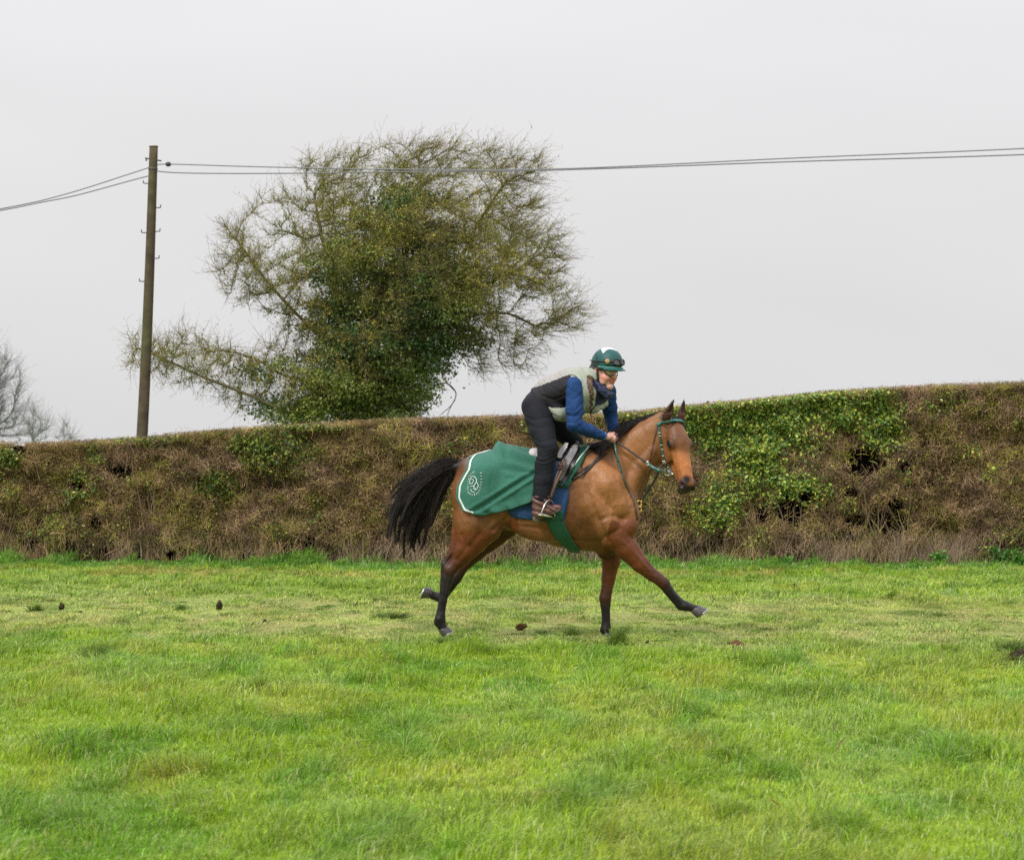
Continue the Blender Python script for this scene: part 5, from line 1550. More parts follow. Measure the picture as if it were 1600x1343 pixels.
    def pr(pts):
        pts = np.asarray(pts, float)
        # look up the sheet surface under picture points on the near side
        q = []
        fu_ = u2[:, :nt // 2].ravel(); fv_ = v2[:, :nt // 2].ravel(); P3_ = GG[:, :nt // 2].reshape(-1, 3); N3_ = N[:, :nt // 2].reshape(-1, 3)
        a_, b_ = uv_of(P3_)
        for (x, y) in pts:
            d2 = (a_ - x) ** 2 + (b_ - y) ** 2
            ids = np.argsort(d2)[:4]; w_ = 1 / (d2[ids] + .05); w_ /= w_.sum()
            p = (P3_[ids] * w_[:, None]).sum(0); n_ = (N3_[ids] * w_[:, None]).sum(0)
            p = p + n_ * .006
            p = np.array([(x - 800) / FPX * p[1], p[1], EYE - (y - 722) / FPX * p[1]])
            q.append(p)
        return np.array(q)
    def line(pts, w, n=10):
        C = pr(smooth_curve(np.array(pts, float), n)); add_tube(E, C, w * .65, 5)
    K = lambda x, y: (690 + x / 9.41, 690 + y / 9.41)
    # curved horse head, neck and mane in the middle
    line([K(470, 505), K(510, 545), K(512, 590), K(480, 640), K(478, 690), K(510, 712)], .0055, 14)
    line([K(512, 590), K(540, 640), K(520, 690), K(490, 690)], .0045, 10)
    line([K(455, 500), K(425, 545), K(410, 600), K(440, 620), K(465, 590)], .0045, 12)
    line([K(440, 545), K(465, 560), K(470, 590)], .004, 6)
    line([K(415, 655), K(440, 655), K(470, 645)], .004, 6)
    line([K(425, 700), K(450, 735), K(490, 745)], .004, 8)
    # horseshoe of letter-like stitches
    arc = smooth_curve(np.array([K(480, 440), K(430, 480), K(395, 560), K(390, 650), K(385, 720), K(420, 770), K(490, 778), K(545, 735), K(572, 650), K(585, 560), K(578, 455)]), 23)
    r = np.random.default_rng(5)
    T = np.gradient(arc, axis=0); T /= np.linalg.norm(T, axis=1, keepdims=True)
    for i in range(0, 23):
        c, t_ = arc[i], T[i]; n_ = np.array([-t_[1], t_[0]]); q = r.integers(0, 4)
        a, b = 1.1, .55
        if q == 0: line([c - n_ * a, c + n_ * a], .0034, 3); line([c + n_ * a, c + n_ * a + t_ * b * 1.4], .003, 3)
        elif q == 1: line([c - n_ * a - t_ * b, c + n_ * a, c - n_ * a + t_ * b], .0032, 6)
        elif q == 2: line([c - n_ * a, c + n_ * a], .0034, 3); line([c - t_ * b, c + t_ * b], .003, 3)
        else: line([c + n_ * a + t_ * b, c + n_ * a - t_ * b, c - n_ * a - t_ * b, c - n_ * a + t_ * b], .003, 6)
    o = E.obj('badge', mat_basic('white_thread', (0.66, 0.70, 0.68), rough=.6)); parent_keep(o, root)
    return root

# ------------------------------------------------------------------ blue saddle cloth
def ring_patch(poly_top, poly_bot, off, nu, nv, mirror=True):
    pass

def cloth_patch(name, u_edges, col_mat, off, seed, thick=.006, lab=None):
    """u_edges: rows (v, uL, uR) from top to bottom on the near side; returns near and far panels"""
    rows = np.array(u_edges, float)
    nv, nu = 26, 22
    vv = np.linspace(rows[0, 0], rows[-1, 0], nv)
    L = np.interp(vv, rows[:, 0], rows[:, 1]); R = np.interp(vv, rows[:, 0], rows[:, 2])
    a = np.linspace(0, 1, nu)
    U = L[:, None] * (1 - a) + R[:, None] * a; Vv = np.repeat(vv[:, None], nu, 1)
    Pn = HG.hit(U.ravel(), Vv.ravel(), off).reshape(nv, nu, 3)
    N = HG.grad(Pn.reshape(-1, 3)).reshape(nv, nu, 3)
    Pn = Pn + N * ((fbm(Pn.reshape(-1, 3), 14, 2, seed).reshape(nv, nu, 1) - .5) * .012)
    return Pn

def build_saddle():
    # ---- saddle cloth (blue)
    sc = empty('saddle_cloth', (.25, 20, 1.2)); tag(sc, 'navy blue saddle cloth showing below the green sheet and behind the boot', 'saddle cloth')
    A = cloth_patch('x', [(706, 845, 895), (740, 838, 892), (762, 820, 888), (782, 795, 887), (798, 794, 884), (808, 800, 882), (813, 850, 880)], None, .010, 1)
    mb = MB(); sheet(mb, A[:, ::-1], .007)
    B = A.copy(); B[..., 1] = 2 * HY - B[..., 1]; sheet(mb, B, .007)
    o = mb.obj('quilted_panel', M_BLUE); parent_keep(o, sc)
    mb = MB()
    for q in (A,):
        edge = np.concatenate([q[2:, 0], q[-1, :], q[::-1, -1][:-2]])
        add_tube(mb, edge + HG.grad(edge) * .002, .0042, 6)
    o = mb.obj('binding', mat_basic('blue_binding', (.008, .03, .075), rough=.5)); parent_keep(o, sc)
    # ---- green numnah in front of the flap
    gr = empty('numnah', (.45, 20, 1.5)); tag(gr, 'dark green numnah with white piping under the front of the saddle', 'numnah')
    A = cloth_patch('x', [(695, 896, 923), (712, 890, 914), (730, 882, 905), (748, 874, 893), (762, 868, 884)], None, .020, 3)
    mb = MB(); sheet(mb, A[:, ::-1], .006, (0.018, .085, .050)); B = A.copy(); B[..., 1] = 2 * HY - B[..., 1]; sheet(mb, B, .006, (0.018, .085, .050))
    o = mb.obj('cloth', M_GREEN); parent_keep(o, gr)
    mb = MB(); strap(mb, [(920, 697), (907, 713), (895, 730), (884, 748)], .030, .010); o = mb.obj('piping', M_TRIM); parent_keep(o, gr)
    mb = MB(); 
    r = np.random.default_rng(4)
    for i in range(9):
        q = HG.hit(np.array([872 + i * 2.2]), np.array([757 - abs(i - 4) * .4 + r.normal(0, 1.2)]), .035)[0]
        a = r.uniform(0, 6.28, 3); t = np.linspace(0, 5.2, 10)[:, None]
        add_tube(mb, q + .016 * np.concatenate([np.cos(t + a[0]), .6 * np.sin(t + a[1]), np.sin(t * 1.1 + a[2])], 1), .0055, 5, (0.012, .075, .055))
    o = mb.obj('fringe', M_GREEN); parent_keep(o, gr)
    # ---- girth
    gi = empty('girth', (.35, 20, .8)); tag(gi, 'wide dark green girth strap under the horse behind the forelegs', 'girth')
    C = [(866, 800), (868, 815), (876, 833), (887, 849), (897, 859)]
    c = smooth_curve(np.array(C, float), 22); Pn = HG.hit(c[:, 0], c[:, 1] - .8, .010)
    # continue round under the belly and up the other side
    mir = Pn[::-1].copy(); mir[:, 1] = 2 * HY - mir[:, 1]
    bot = Pn[-1]; y = np.linspace(bot[1], 2 * HY - bot[1], 14)[1:-1]
    und = np.stack([np.full(12, bot[0]), y, np.full(12, bot[2] - .02)], 1); und = HG.drape(und, .010)
    R = np.concatenate([Pn, und, mir])
    R[1:-1] = .25 * R[:-2] + .5 * R[1:-1] + .25 * R[2:]
    mb = MB()
    N = HG.grad(R); T = np.gradient(R, axis=0); T /= np.linalg.norm(T, axis=1, keepdims=True)
    B_ = np.cross(T, N); B_ /= np.linalg.norm(B_, axis=1, keepdims=True)
    ks = np.linspace(-1, 1, 7); w = np.interp(np.arange(len(R)), [0, 12, 24, len(R) - 1], [.074, .060, .048, .066])
    S3 = R[:, None] + B_[:, None] * (ks[None, :, None] * w[:, None, None]) + N[:, None] * (.006 * (1 - ks ** 2))[None, :, None]
    S3 = HG.drape(S3.reshape(-1, 3), .012, 6).reshape(S3.shape)
    sheet(mb, S3, .005, (0.022, .092, .048))
    o = mb.obj('strap', M_GREEN); parent_keep(o, gi)
    if False: pass
    # ---- saddle: seat shell, pommel, cantle, flaps
    sd = empty('saddle', (.4, 20, 1.62)); tag(sd, 'small black and grey exercise saddle under the rider with pale rear pad', 'saddle')
    G = Grid((.12, 19.62, 1.30), (.66, 20.38, 1.74), .007)
    for s in (-1, 1):
        G.cone(H(838, 710, s * .05), H(866, 712, s * .06), PX(7), PX(6), .02)
        G.cone(H(866, 712, s * .06), H(892, 704, s * .05), PX(6), PX(6), .02)
        G.cone(H(893, 705, s * .06), H(901, 694, s * .02), PX(5), PX(5), .012)
        G.cone(H(870, 716, s * .13), H(892, 712, s * .13), PX(5), PX(5), .02)
    V, F = G.mesh(smooth=1); o = mesh_obj('seat', V, F, M_BLEA); parent_keep(o, sd)
    # flaps (black under, grey leather roll above)
    A = cloth_patch('x', [(697, 893, 907), (708, 886, 905), (722, 880, 900), (738, 876, 893), (752, 873, 884), (760, 874, 880)], None, .030, 5)
    mb = MB(); sheet(mb, A[:, ::-1], .008); B = A.copy(); B[..., 1] = 2 * HY - B[..., 1]; sheet(mb, B, .008)
    o = mb.obj('flap', M_BLEA); parent_keep(o, sd)
    A = cloth_patch('x', [(696, 897, 903), (702, 892, 903), (715, 884, 896), (728, 879, 889), (740, 876, 883), (751, 873, 876)], None, .046, 6)
    mb = MB(); sheet(mb, A[:, ::-1], .012); o = mb.obj('knee_roll', M_GREY); parent_keep(o, sd)
    A = cloth_patch('x', [(693, 884, 888), (700, 877, 886), (709, 871.5, 880), (716, 872, 877)], None, .052, 7)
    mb = MB(); sheet(mb, A[:, ::-1], .010); o = mb.obj('pale_panel', M_PALE); parent_keep(o, sd)
    # pale rolled pad behind the seat
    G = Grid((.08, 19.72, 1.44), (.34, 20.28, 1.70), .007)
    G.ell(H(835, 709.5, -.03), (PX(10.5), .13, PX(10)), .02); G.ell(H(842, 713, -.03), (PX(8), .14, PX(8)), .02)
    V, F = G.mesh(smooth=1); o = mesh_obj('rear_pad', V, F, M_PALE); parent_keep(o, sd)
    # stirrup leathers and irons
    def leather(C, ch):
        mb = MB(); strap3(mb, C, .026, .005, nrm=(0, -1, 0)); o = mb.obj('stirrup_leather', M_LEA); parent_keep(o, sd)
    top = H(882, 716, -.315); 
    leather(smooth_curve(np.array([top, H(874, 733, -.345), H(866, 757, -.37), H(858.5, 779, -.385)]), 16), 0)
    leather(smooth_curve(np.array([H(883, 719, -.325), H(879, 733, -.35), H(868, 757, -.378), H(859.5, 779, -.39)]), 16), 0)
    o = buckle(H(874, 727, -.36), .04, .05, None, 'buckle', M_LEA, .006); parent_keep(o, sd)
    def iron(dy, s, du=0):
        mb = MB(); Tp = H(857 + du, 780, dy)
        a = [Tp, H(852.5 + du, 785, dy - s * .035), H(848.5 + du, 794, dy - s * .055), H(845 + du, 804, dy - s * .055)]
        b = [Tp, H(863 + du, 784, dy + s * .035), H(866 + du, 794, dy + s * .06), H(866.5 + du, 809, dy + s * .06)]
        add_tube(mb, smooth_curve(np.array(a), 12), .0072, 8, flat=.7); add_tube(mb, smooth_curve(np.array(b), 12), .0072, 8, flat=.7)
        for k in (-.021, .0, .021):
            d = np.array([k, 0, -abs(k) * .0]) 
            add_tube(mb, [a[-1] + d, b[-1] + d], .0062, 8)
        for q in (a[-1], b[-1]): add_tube(mb, [q - np.array([.024, 0, 0]), q + np.array([.024, 0, 0])], .0065, 8)
        o = mb.obj('stirrup', M_STEEL); parent_keep(o, sd)
    iron(-.395, 1)
    iron(.395, -1, 12)
    leather(smooth_curve(np.array([H(890, 716, .315), H(884, 733, .345), H(876, 757, .37), H(869, 779, .395)]), 16), 0)

# ------------------------------------------------------------------ breastplate
def build_breastplate():
    bp = empty('breastplate', (1.05, 20, 1.2)); tag(bp, 'dark breastplate straps round the horse chest with brass fitting', 'breastplate')
    mb = MB()
    strap(mb, [(884, 753), (896, 748), (915, 736), (932, 718), (944, 702)], .010, .020)
    strap(mb, [(892, 748), (908, 735), (930, 722), (948, 708)], .010, .012)
    o = mb.obj('shoulder_strap', M_BLEA); parent_keep(o, bp)
    mb = MB(); strap(mb, [(960, 697), (966, 722), (975, 748), (986, 772), (994, 790)], .009, .022)
    o = mb.obj('neck_strap', M_WEB); parent_keep(o, bp)
    mb = MB(); strap3(mb, HG.hit(np.linspace(993, 997, 6), np.linspace(788, 812, 6), .01), .022); o = mb.obj('chest_strap', M_LEA); parent_keep(o, bp)
    # martingale branch running up to the reins, seen against the hedge
    c = smooth_curve(np.array([H(997, 790, -.07), H(1004, 770, -.09), H(1012, 748, -.11), H(1016, 731, -.13)]), 14)
    mb = MB(); strap3(mb, c, .020, .004, nrm=(.6, -.8, 0)); o = mb.obj('martingale_strap', M_LEA); parent_keep(o, bp)
    c = smooth_curve(np.array([H(999, 790, .05), H(1010, 770, .08), H(1024, 748, .11), H(1030, 734, .13)]), 14)
    mb = MB(); strap3(mb, c, .020, .004, nrm=(.6, -.8, 0)); o = mb.obj('martingale_strap', M_BLEA); parent_keep(o, bp)
    # brass double loop
    mb = MB(); p = H(998.5, 791, -.11); a = np.linspace(0, 6.283, 15)
    for dz in (.026, -.026):
        add_tube(mb, p + np.stack([.020 * np.cos(a), 0 * a, dz + .024 * np.sin(a)], 1), .0058, 6)
    add_tube(mb, [p + np.array([.02, 0, .055]), p + np.array([.02, 0, -.055])], .005, 6)
    o = mb.obj('brass_fitting', M_BRASS); parent_keep(o, bp)

# ------------------------------------------------------------------ bridle
def build_bridle():
    br = empty('bridle', tuple(POLL)); tag(br, 'green webbing bridle with ring bit and reins on the horse head', 'bridle')
    mb = MB(); c = smooth_curve(np.array([(1026, 664), (1036, 659.8), (1047, 657.6), (1058, 657.2), (1067, 659), (1073, 664)], float), 24)
    cc = HG.hit(c[:, 0], c[:, 1], .014); cc = HG.drape(cc, .020, 4); cc[1:-1] = .25 * cc[:-2] + .5 * cc[1:-1] + .25 * cc[2:]; strap3(mb, cc, .026, .007)
    o = mb.obj('browband', mat_basic('teal_browband', (.03, .14, .115), rough=.45)); parent_keep(o, br)
    mb = MB(); strap(mb, [(1030, 662), (1031, 680), (1034, 700), (1038, 719), (1041, 731)], .009, .019, .006); o = mb.obj('cheekpiece', M_WEB); parent_keep(o, br)
    for k, (u, v) in enumerate([(1030.5, 676), (1031, 681), (1033.5, 695), (1034.5, 702), (1036, 712)]):
        mb = MB(); strap(mb, [(u - 1.6, v), (u + 1.6, v)], .014, .006, .004, 3)
        o = mb.obj('white_keeper', M_TRIM); parent_keep(o, br)
    mb = MB(); strap(mb, [(1028, 662), (1024, 680), (1019, 700), (1016, 718), (1015, 728)], .008, .013, .004); o = mb.obj('throat_lash', M_LEA); parent_keep(o, br)
    mb = MB(); c = smooth_curve(np.array([H(1029, 660, -.14), H(1034, 652, -.12), H(1044, 647, -.04), H(1056, 650, .05)]), 16); c = HG.drape(c, .009)
    strap3(mb, c, .022, .005); o = mb.obj('headpiece', M_WEB); parent_keep(o, br)
    # bit rings
    q = HG.hit(np.array([1043.5]), np.array([736.5]), .020)[0]
    S = .8 * hC * 0 + np.array([1, 0, 0.]) * .85; 
    ring_mesh(q, PX(6.2), .0055, M_STEEL, None, 'bit_ring', np.array([.92, -.39, 0]), np.array([0, 0, 1.])); o = bpy.data.objects['bit_ring']; parent_keep(o, br)
    mb = MB(); q2 = HG.hit(np.array([1052.5]), np.array([741]), .008)[0]; add_tube(mb, [q + np.array([.005, -.01, .005]), (q + q2) / 2 + np.array([0, -.02, 0]), q2 + np.array([0, -.004, 0])], [.0105, .009, .006], 8)
    o = mb.obj('bit', M_STEEL); parent_keep(o, br)
    qf = 2 * (q - POLL); 
    far = HL(0.46, -0.045, .060)
    o = ring_mesh(far, PX(6.2), .0055, M_STEEL, None, 'bit_ring', np.array([.92, -.39, 0]), np.array([0, 0, 1.])); parent_keep(o, br)
    o = buckle(HG.hit(np.array([1038.]), np.array([722.]), .022)[0], .026, .022, None, 'buckle', M_STEEL, .004, fwd=(.4, -.9, 0)); parent_keep(o, br)
    # near rein: hand to ring, green near the bit and dark towards the hand
    hand = H(963, 690, -.125)
    k1 = H(1009, 722, -.22)
    c = smooth_curve(np.array([hand, H(985, 705, -.175), k1]), 16); mb = MB(); strap3(mb, c, .016, .004, nrm=(0, -1, .25)); o = mb.obj('rein', M_BLEA); parent_keep(o, br)
    c = smooth_curve(np.array([k1, H(1021, 730.5, -.25), H(1033, 735.5, -.28), q + np.array([-.02, -.004, 0])]), 14); mb = MB(); strap3(mb, c, .028, .006, nrm=(0, -1, .1)); o = mb.obj('rein_grip', M_WEB); parent_keep(o, br)
    o = buckle(H(1011.5, 723.5, -.232), .018, .034, None, 'buckle', M_STEEL, .004); parent_keep(o, br)
    # far rein
    c = smooth_curve(np.array([H(970, 690, .09), H(1000, 700, .16), H(1030, 722, .18), far]), 20); mb = MB(); strap3(mb, c, .018, .004, nrm=(0, -1, .2)); o = mb.obj('rein', M_BLEA); parent_keep(o, br)
    # spare loop of rein hanging from the hands down the shoulder
    c = smooth_curve(np.array([H(960, 692, -.14), H(962, 703, -.20), H(966, 722, -.215)]), 12)
    mb = MB(); strap3(mb, c, .016, .004, nrm=(0, -1, 0)); o = mb.obj('rein_end', M_WEB); parent_keep(o, br)

build_sheet()
build_saddle()
build_breastplate()
build_bridle()
# ================================================================== RIDER
SKIN = np.array([0.66, 0.40, 0.32]); LIP = np.array([0.40, 0.13, 0.11]); BRAID = np.array([0.075, 0.034, 0.014])
ry, rp = math.radians(46), math.radians(-5)
fF = np.array([math.cos(ry) * math.cos(rp), -math.sin(ry) * math.cos(rp), math.sin(rp)])
fL = np.array([math.sin(ry), math.cos(ry), 0.0])           # towards her left, away from the camera
fU = np.cross(fL, fF) * -1
if fU[2] < 0: fU = -fU
FM = np.stack([fF, fL, fU]); HO = H(944, 581.5, -.045); HS = 1.16
def FP(f, l, z): return HO + HS * (f * fF + l * fL + z * fU)
def shade(V, c, var=.2, sc=30, seed=1):
    return np.asarray(c) * (1 - var / 2 + var * fbm(V, sc, 2, seed))[:, None]

def hand(G, wr, K, fwd, upv, curl, col):
    fwd, upv, curl = [np.asarray(q, float) / np.linalg.norm(q) for q in (fwd, upv, curl)]
    M = np.stack([fwd, upv, curl]); c = (wr + K) / 2
    G.cone(wr, wr * .4 + K * .6, .026, .030, .012, ca=col)
    G.ell(c * .45 + K * .55, (.040, .038, .017), .012, M, col)
    ln = [.9, 1.0, .94, .78]
    for i in range(4):
        b = K + upv * (.0305 - .0205 * i) - fwd * (.004 * abs(i - 1.2))
        p1 = b + fwd * .034 * ln[i] + curl * .004; p2 = p1 + curl * .025 * ln[i] + fwd * .002; p3 = p2 - fwd * .024 * ln[i] + curl * .003
        G.chain([(b - fwd * .012, .0100, col), (p1, .0098, col * .97), (p2, .0090, col), (p3, .0080, col * 1.05)], .0025)
        G.ell(b + fwd * .001 - curl * .004, (.010, .009, .008), .004, M, col * np.array([1, .86, .84]))
    t0 = wr * .55 + K * .45 + upv * .030 + curl * .006
    G.chain([(t0, .0135, col), (t0 + fwd * .036 + upv * .012 + curl * .008, .0112, col), (t0 + fwd * .064 + upv * .006 + curl * .014, .0092, col * 1.05)], .004)

LEG_N = [(838, 640, -.10), (856.5, 702, -.335), (845.5, 778, -.375)]
LEG_F = [(842, 640, .10), (896, 690, .30), (866, 776, .375)]
ARM_N = [(897, 602, -.185), (898, 664, -.275), (944, 681.5, -.150)]
ARM_F = [(949, 611, .125), (955, 652, .215), (962, 682, .10)]

def torso(G, g, col=None):
    c = lambda u, v, dy, r: (H(u, v, dy), PX(r + g)) + ((col,) if col is not None else ())
    G.chain([c(838, 634, -.085, 19.5), c(866, 614, -.085, 20), c(893, 606, -.10, 20), c(902, 602, -.13, 14)], .03)
    G.chain([c(842, 636, .085, 19), c(872, 620, .08, 20), c(908, 612, .07, 21), c(938, 607, .10, 13)], .03)
    G.chain([c(838, 630, 0, 20), c(862, 610, 0, 22.5), c(890, 602, -.01, 26), c(908, 597, -.02, 23), c(926, 594, -.03, 15)], .03)

def build_person():
    # ---------------- body: one continuous skin surface
    G = Grid((.06, 19.52, .94), (1.06, 20.50, 2.50), .0052)
    torso(G, -3.0, SKIN)
    for L_, r in ((LEG_N, (15, 12, 8)), (LEG_F, (15, 12, 8))):
        G.chain([(H(*p), PX(q), SKIN) for p, q in zip(L_, r)], .02)
        a = H(*L_[2]); G.chain([(a, PX(7), SKIN), (a + np.array([-.01, 0, -.10]), PX(6), SKIN), (a + np.array([.10, 0, -.105]), PX(4), SKIN)], .01)
    for A_, r in ((ARM_N, (10, 8, 5.2)), (ARM_F, (10, 8, 5.2))):
        G.chain([(H(*p), PX(q), SKIN) for p, q in zip(A_, r)], .015)
    # neck and head
    G.cone(H(926, 598, -.03), FP(-.02, 0, -.05), .075, .058, .03, ca=SKIN)
    e = lambda p, r, k=.012, ca=SKIN, cut=False: G.ell(FP(*p), np.array(r) * HS, k, FM, ca, cut)
    e((-.012, 0, .022), (.100, .078, .102))
    G.cone(FP(.018, 0, -.045), FP(.064, 0, -.098), .056 * HS, .027 * HS, .02, ca=SKIN)
    e((.062, 0, -.104), (.026, .026, .018), .012)
    for s in (-1, 1):
        e((.050, s * .036, -.034), (.040, .033, .036), .015, SKIN * np.array([1.05, .82, .80]))
        e((.034, s * .050, -.068), (.030, .016, .024), .015)
        e((.078, s * .030, .030), (.016, .026, .010), .008)
        e((.100, s * .013, -.030), (.010, .009, .008), .004, SKIN * np.array([1, .8, .76]))
        e((-.016, s * .082, -.010), (.022, .013, .034), .004, SKIN * np.array([1.0, .78, .74]))
    G.cone(FP(.086, 0, .018), FP(.112, 0, -.024), .0095 * HS, .0120 * HS, .010, ca=SKIN * np.array([1, .82, .78]))
    e((.090, 0, -.057), (.013, .025, .0065), .004, LIP)
    e((.086, 0, -.071), (.013, .021, .0075), .004, LIP * 1.05)
    for s in (-1, 1):
        e((.096, s * .032, .008), (.014, .017, .011), .005, cut=True)
        e((-.008, s * .096, -.008), (.008, .006, .018), .003, cut=True)
        e((.108, s * .0085, -.038), (.0045, .0035, .003), .002, cut=True)
    G.cone(FP(.098, -.026, -.0625), FP(.098, .026, -.0625), .0028, .0028, .002, cut=True)
    # hands
    wn = H(*ARM_N[2]); hand(G, wn, H(957.5, 684.5, -.118), (1, .30, -.12), (.22, .15, 1), (.30, .9, -.1), SKIN)
    wf = H(*ARM_F[2]); hand(G, wf, H(963, 686, .015), (.62, -.72, -.12), (.15, -.1, 1), (-.55, -.7, -.1), SKIN)
    V, F = G.mesh(smooth=1)
    col = G.colour(V, .005)
    fl = fbm(V, 30, 3, 401)[:, None]
    col = col * (np.array([1, .92, .92]) + (fl - .5) * np.array([.10, .30, .30]))
    sk = mat_basic('skin', attr=True, rough=0.52, spec=0.4, var=.05, vscale=120)
    sk.node_tree.nodes['Principled BSDF'].inputs['Subsurface Weight'].default_value = 0.12
    sk.node_tree.nodes['Principled BSDF'].inputs['Subsurface Scale'].default_value = 0.01
    body = mesh_obj('person', V, F, sk, None, np.clip(col, .01, 1))
    tag(body, 'rider crouching over the horse in blue sleeves, pale gilet, dark breeches and green helmet', 'person')
    # eyes
    em = mat_basic('eye_white', (0.6, 0.58, 0.55), rough=.15); pm = mat_basic('pupil', (.03, .04, .045), rough=.1)
    for s in (-1, 1):
        for nm, rr, off, m in (('eye', .0125, .082, em), ('iris', .0062, .0925, pm)):
            mb = MB(); th = np.linspace(0, math.pi, 11); ph = np.linspace(0, 2 * math.pi, 16, endpoint=False)
            Q = np.stack([np.sin(th)[:, None] * np.cos(ph)[None], np.sin(th)[:, None] * np.sin(ph)[None], np.cos(th)[:, None] * np.ones((1, 16))], -1).reshape(-1, 3) * rr * HS
            mb.add(FP(off, s * .031, .008) + Q, grid_faces(11, 16, True))
            if nm == 'eye': ey = mb.obj('eye', m, body)
            else: mb.obj('iris', m, ey)
    # eyebrows
    # ---------------- gilet
    G = Grid((.06, 19.56, 1.70), (1.02, 20.44, 2.42), .008)
    torso(G, 1.0)
    c = lambda u, v, dy, r: (H(u, v, dy), PX(r))
    G.chain([c(900, 612, -.12, 19), c(916, 612, -.09, 20), c(932, 610, 0, 17), c(944, 609, .09, 14)], .03)
    G.chain([c(905, 628, -.10, 15), c(925, 630, -.04, 15), c(938, 626, .06, 14)], .03)
    G.chain([c(860, 634, -.13, 12), c(874, 645, -.14, 12.5), c(882, 646, -.12, 13)], .02)
    G.chain([c(860, 636, .12, 12), c(876, 646, .12, 13), c(900, 640, .10, 12)], .02)
    G.chain([c(880, 640, -.02, 14), c(905, 636, 0, 13)], .03)
    # high collar, then clear the neck opening, the armholes and below the hem
    G.chain([c(922, 592, -.05, 18), c(930, 596, -.03, 17)], .02)
    nd = np.array([.78, 0, .62])
    G.cone(H(931, 600, -.05), FP(-.01, 0, -.02), .075, .10, .006, cut=True)
    n_ = np.array([.80, 0, .36]); n_ /= np.linalg.norm(n_)
    q0 = H(838, 624, 0)
    G.put(lambda X, Y, Z: ((X - q0[0]) * n_[0] + (Z - q0[2]) * n_[2]), (.0, 19.4, 1.6), (1.1, 20.5, 2.5), .004, cut=True) if False else None
    hem = lambda X, Y, Z: ((X - q0[0]) * .76 + (Z - q0[2]) * .42)
    G.put(hem, (.0, 19.4, 1.6), (1.1, 20.5, 2.5), .004, cut=True)
    # cross-wise quilting
    V, F = G.mesh(smooth=2)
    u, v = uv_of(V); near = V[:, 1] < 20.0
    s_ = (V[:, 0] * .86 + V[:, 2] * .5)
    N = G.grad(V)
    wr = (fbm(V * np.array([1, 1, .7]), 6, 2, 55) - .5) * .012
    bl = np.interp(u, [815, 831, 865, 895, 905], [612, 607, 594, 583, 576])
    back = v < bl
    quilt = -.0045 * np.exp(-(((s_ * 20) % 1 - .5) / .14) ** 2) * (back | (u > 905))
    V = V + N * (wr + quilt)[:, None]
    V = grooves(V, N, [([(846, 600), (850, 612)], 1.2, -.006), ([(858, 595), (862, 604)], 1.2, -.006), ([(870, 590), (875, 602)], 1.2, -.006), ([(838, 604), (842, 614)], 1.2, -.006), ([(882, 586), (886, 592)], 1.2, -.006),
        ([(848, 618), (866, 624), (884, 616)], 2, -.008), ([(856, 634), (868, 638), (884, 634)], 1.6, -.010), ([(866, 606), (876, 614), (884, 608)], 2, -.006), ([(912, 606), (918, 622), (916, 640)], 1.6, -.008),
        ([(930, 640), (944, 632), (956, 622)], 1.6, -.008), ([(862, 646), (874, 652)], 1.4, -.007)], V[:, 1] < 20.1)
    sage = np.array([0.30, 0.330, 0.268]); beige = np.array([0.300, 0.285, 0.265]); blk = np.array([0.008, 0.007, 0.010]); navy = np.array([0.010, 0.014, 0.045])
    colr = np.tile(blk, (len(V), 1))
    colr[back] = beige
    colr[(v > 636) & (u > 851)] = sage
    front = u > np.interp(v, [565, 590, 605, 640, 660], [880, 893, 899, 902, 902])
    colr[front & ~back] = sage
    colr[front & back] = beige * .5 + sage * .5
    vneck = in_poly(u, v, [(926, 588), (936, 604), (950, 610), (966, 606), (966, 612), (957, 620), (943, 631), (929, 635), (931, 618), (932, 610), (925, 600)])
    colr[vneck] = navy
    zipl = in_poly(u, v, [(929, 633), (931, 634), (921, 648), (918, 648)])
    colr[zipl] = np.array([.05, .045, .04])
    vm = mat_basic('gilet_fabric', attr=True, rough=0.72, var=.10, vscale=50, bump=.12, bscale=16, spec=.3, bdist=.02)
    vest = mesh_obj('gilet', V, F, vm, body, shade(V, colr, .15, 20, 9))
    VG = G
    # seam piping round the near armhole
    mb = MB(); cpts = smooth_curve(np.array([(884, 604), (886, 592), (893, 585.5), (902, 590), (908, 602), (910.5, 622), (911, 640)], float), 30)
    C = G.hit(cpts[:, 0], cpts[:, 1], .004, 19.4); add_tube(mb, C, .0045, 6, (.03, .03, .035)); mb.obj('armhole_piping', vm, vest)
    mb = MB(); cpts = smooth_curve(np.array([(857, 640), (868, 648), (880, 655)], float), 12); C = G.hit(cpts[:, 0], cpts[:, 1], .003, 19.4); add_tube(mb, C, .0035, 6, (.12, .14, .09)); mb.obj('pocket_zip', vm, vest)
    # ---------------- blue sleeves
    sl = mat_basic('blue_jersey', (0.010, 0.040, 0.135), rough=.78, var=.22, vscale=22, bump=.25, bscale=13, sheen=.05, spec=.2, bdist=.03, bstretch=(1, 1, 1.4))
    def sleeve(A_, rs, box):
        G = Grid(*box, .0065)
        P0, P1, P2 = [H(*p) for p in A_]
        G.cone(P0, P0 * .35 + P1 * .65, PX(rs[0]), PX(rs[1]), .02); G.cone(P0 * .35 + P1 * .65, P1, PX(rs[1]), PX(rs[2]), .02)
        G.cone(P1, P1 * .5 + P2 * .5, PX(rs[2]), PX(rs[3]), .015); d = (P2 - P1) / np.linalg.norm(P2 - P1)
        G.cone(P1 * .5 + P2 * .5, P2 - d * .012, PX(rs[3]), PX(rs[4]), .01)
        pl = lambda X, Y, Z: -((X - P2[0]) * d[0] + (Y - P2[1]) * d[1] + (Z - P2[2]) * d[2])
        G.put(pl, P2 - .1, P2 + .1, .003, cut=True)
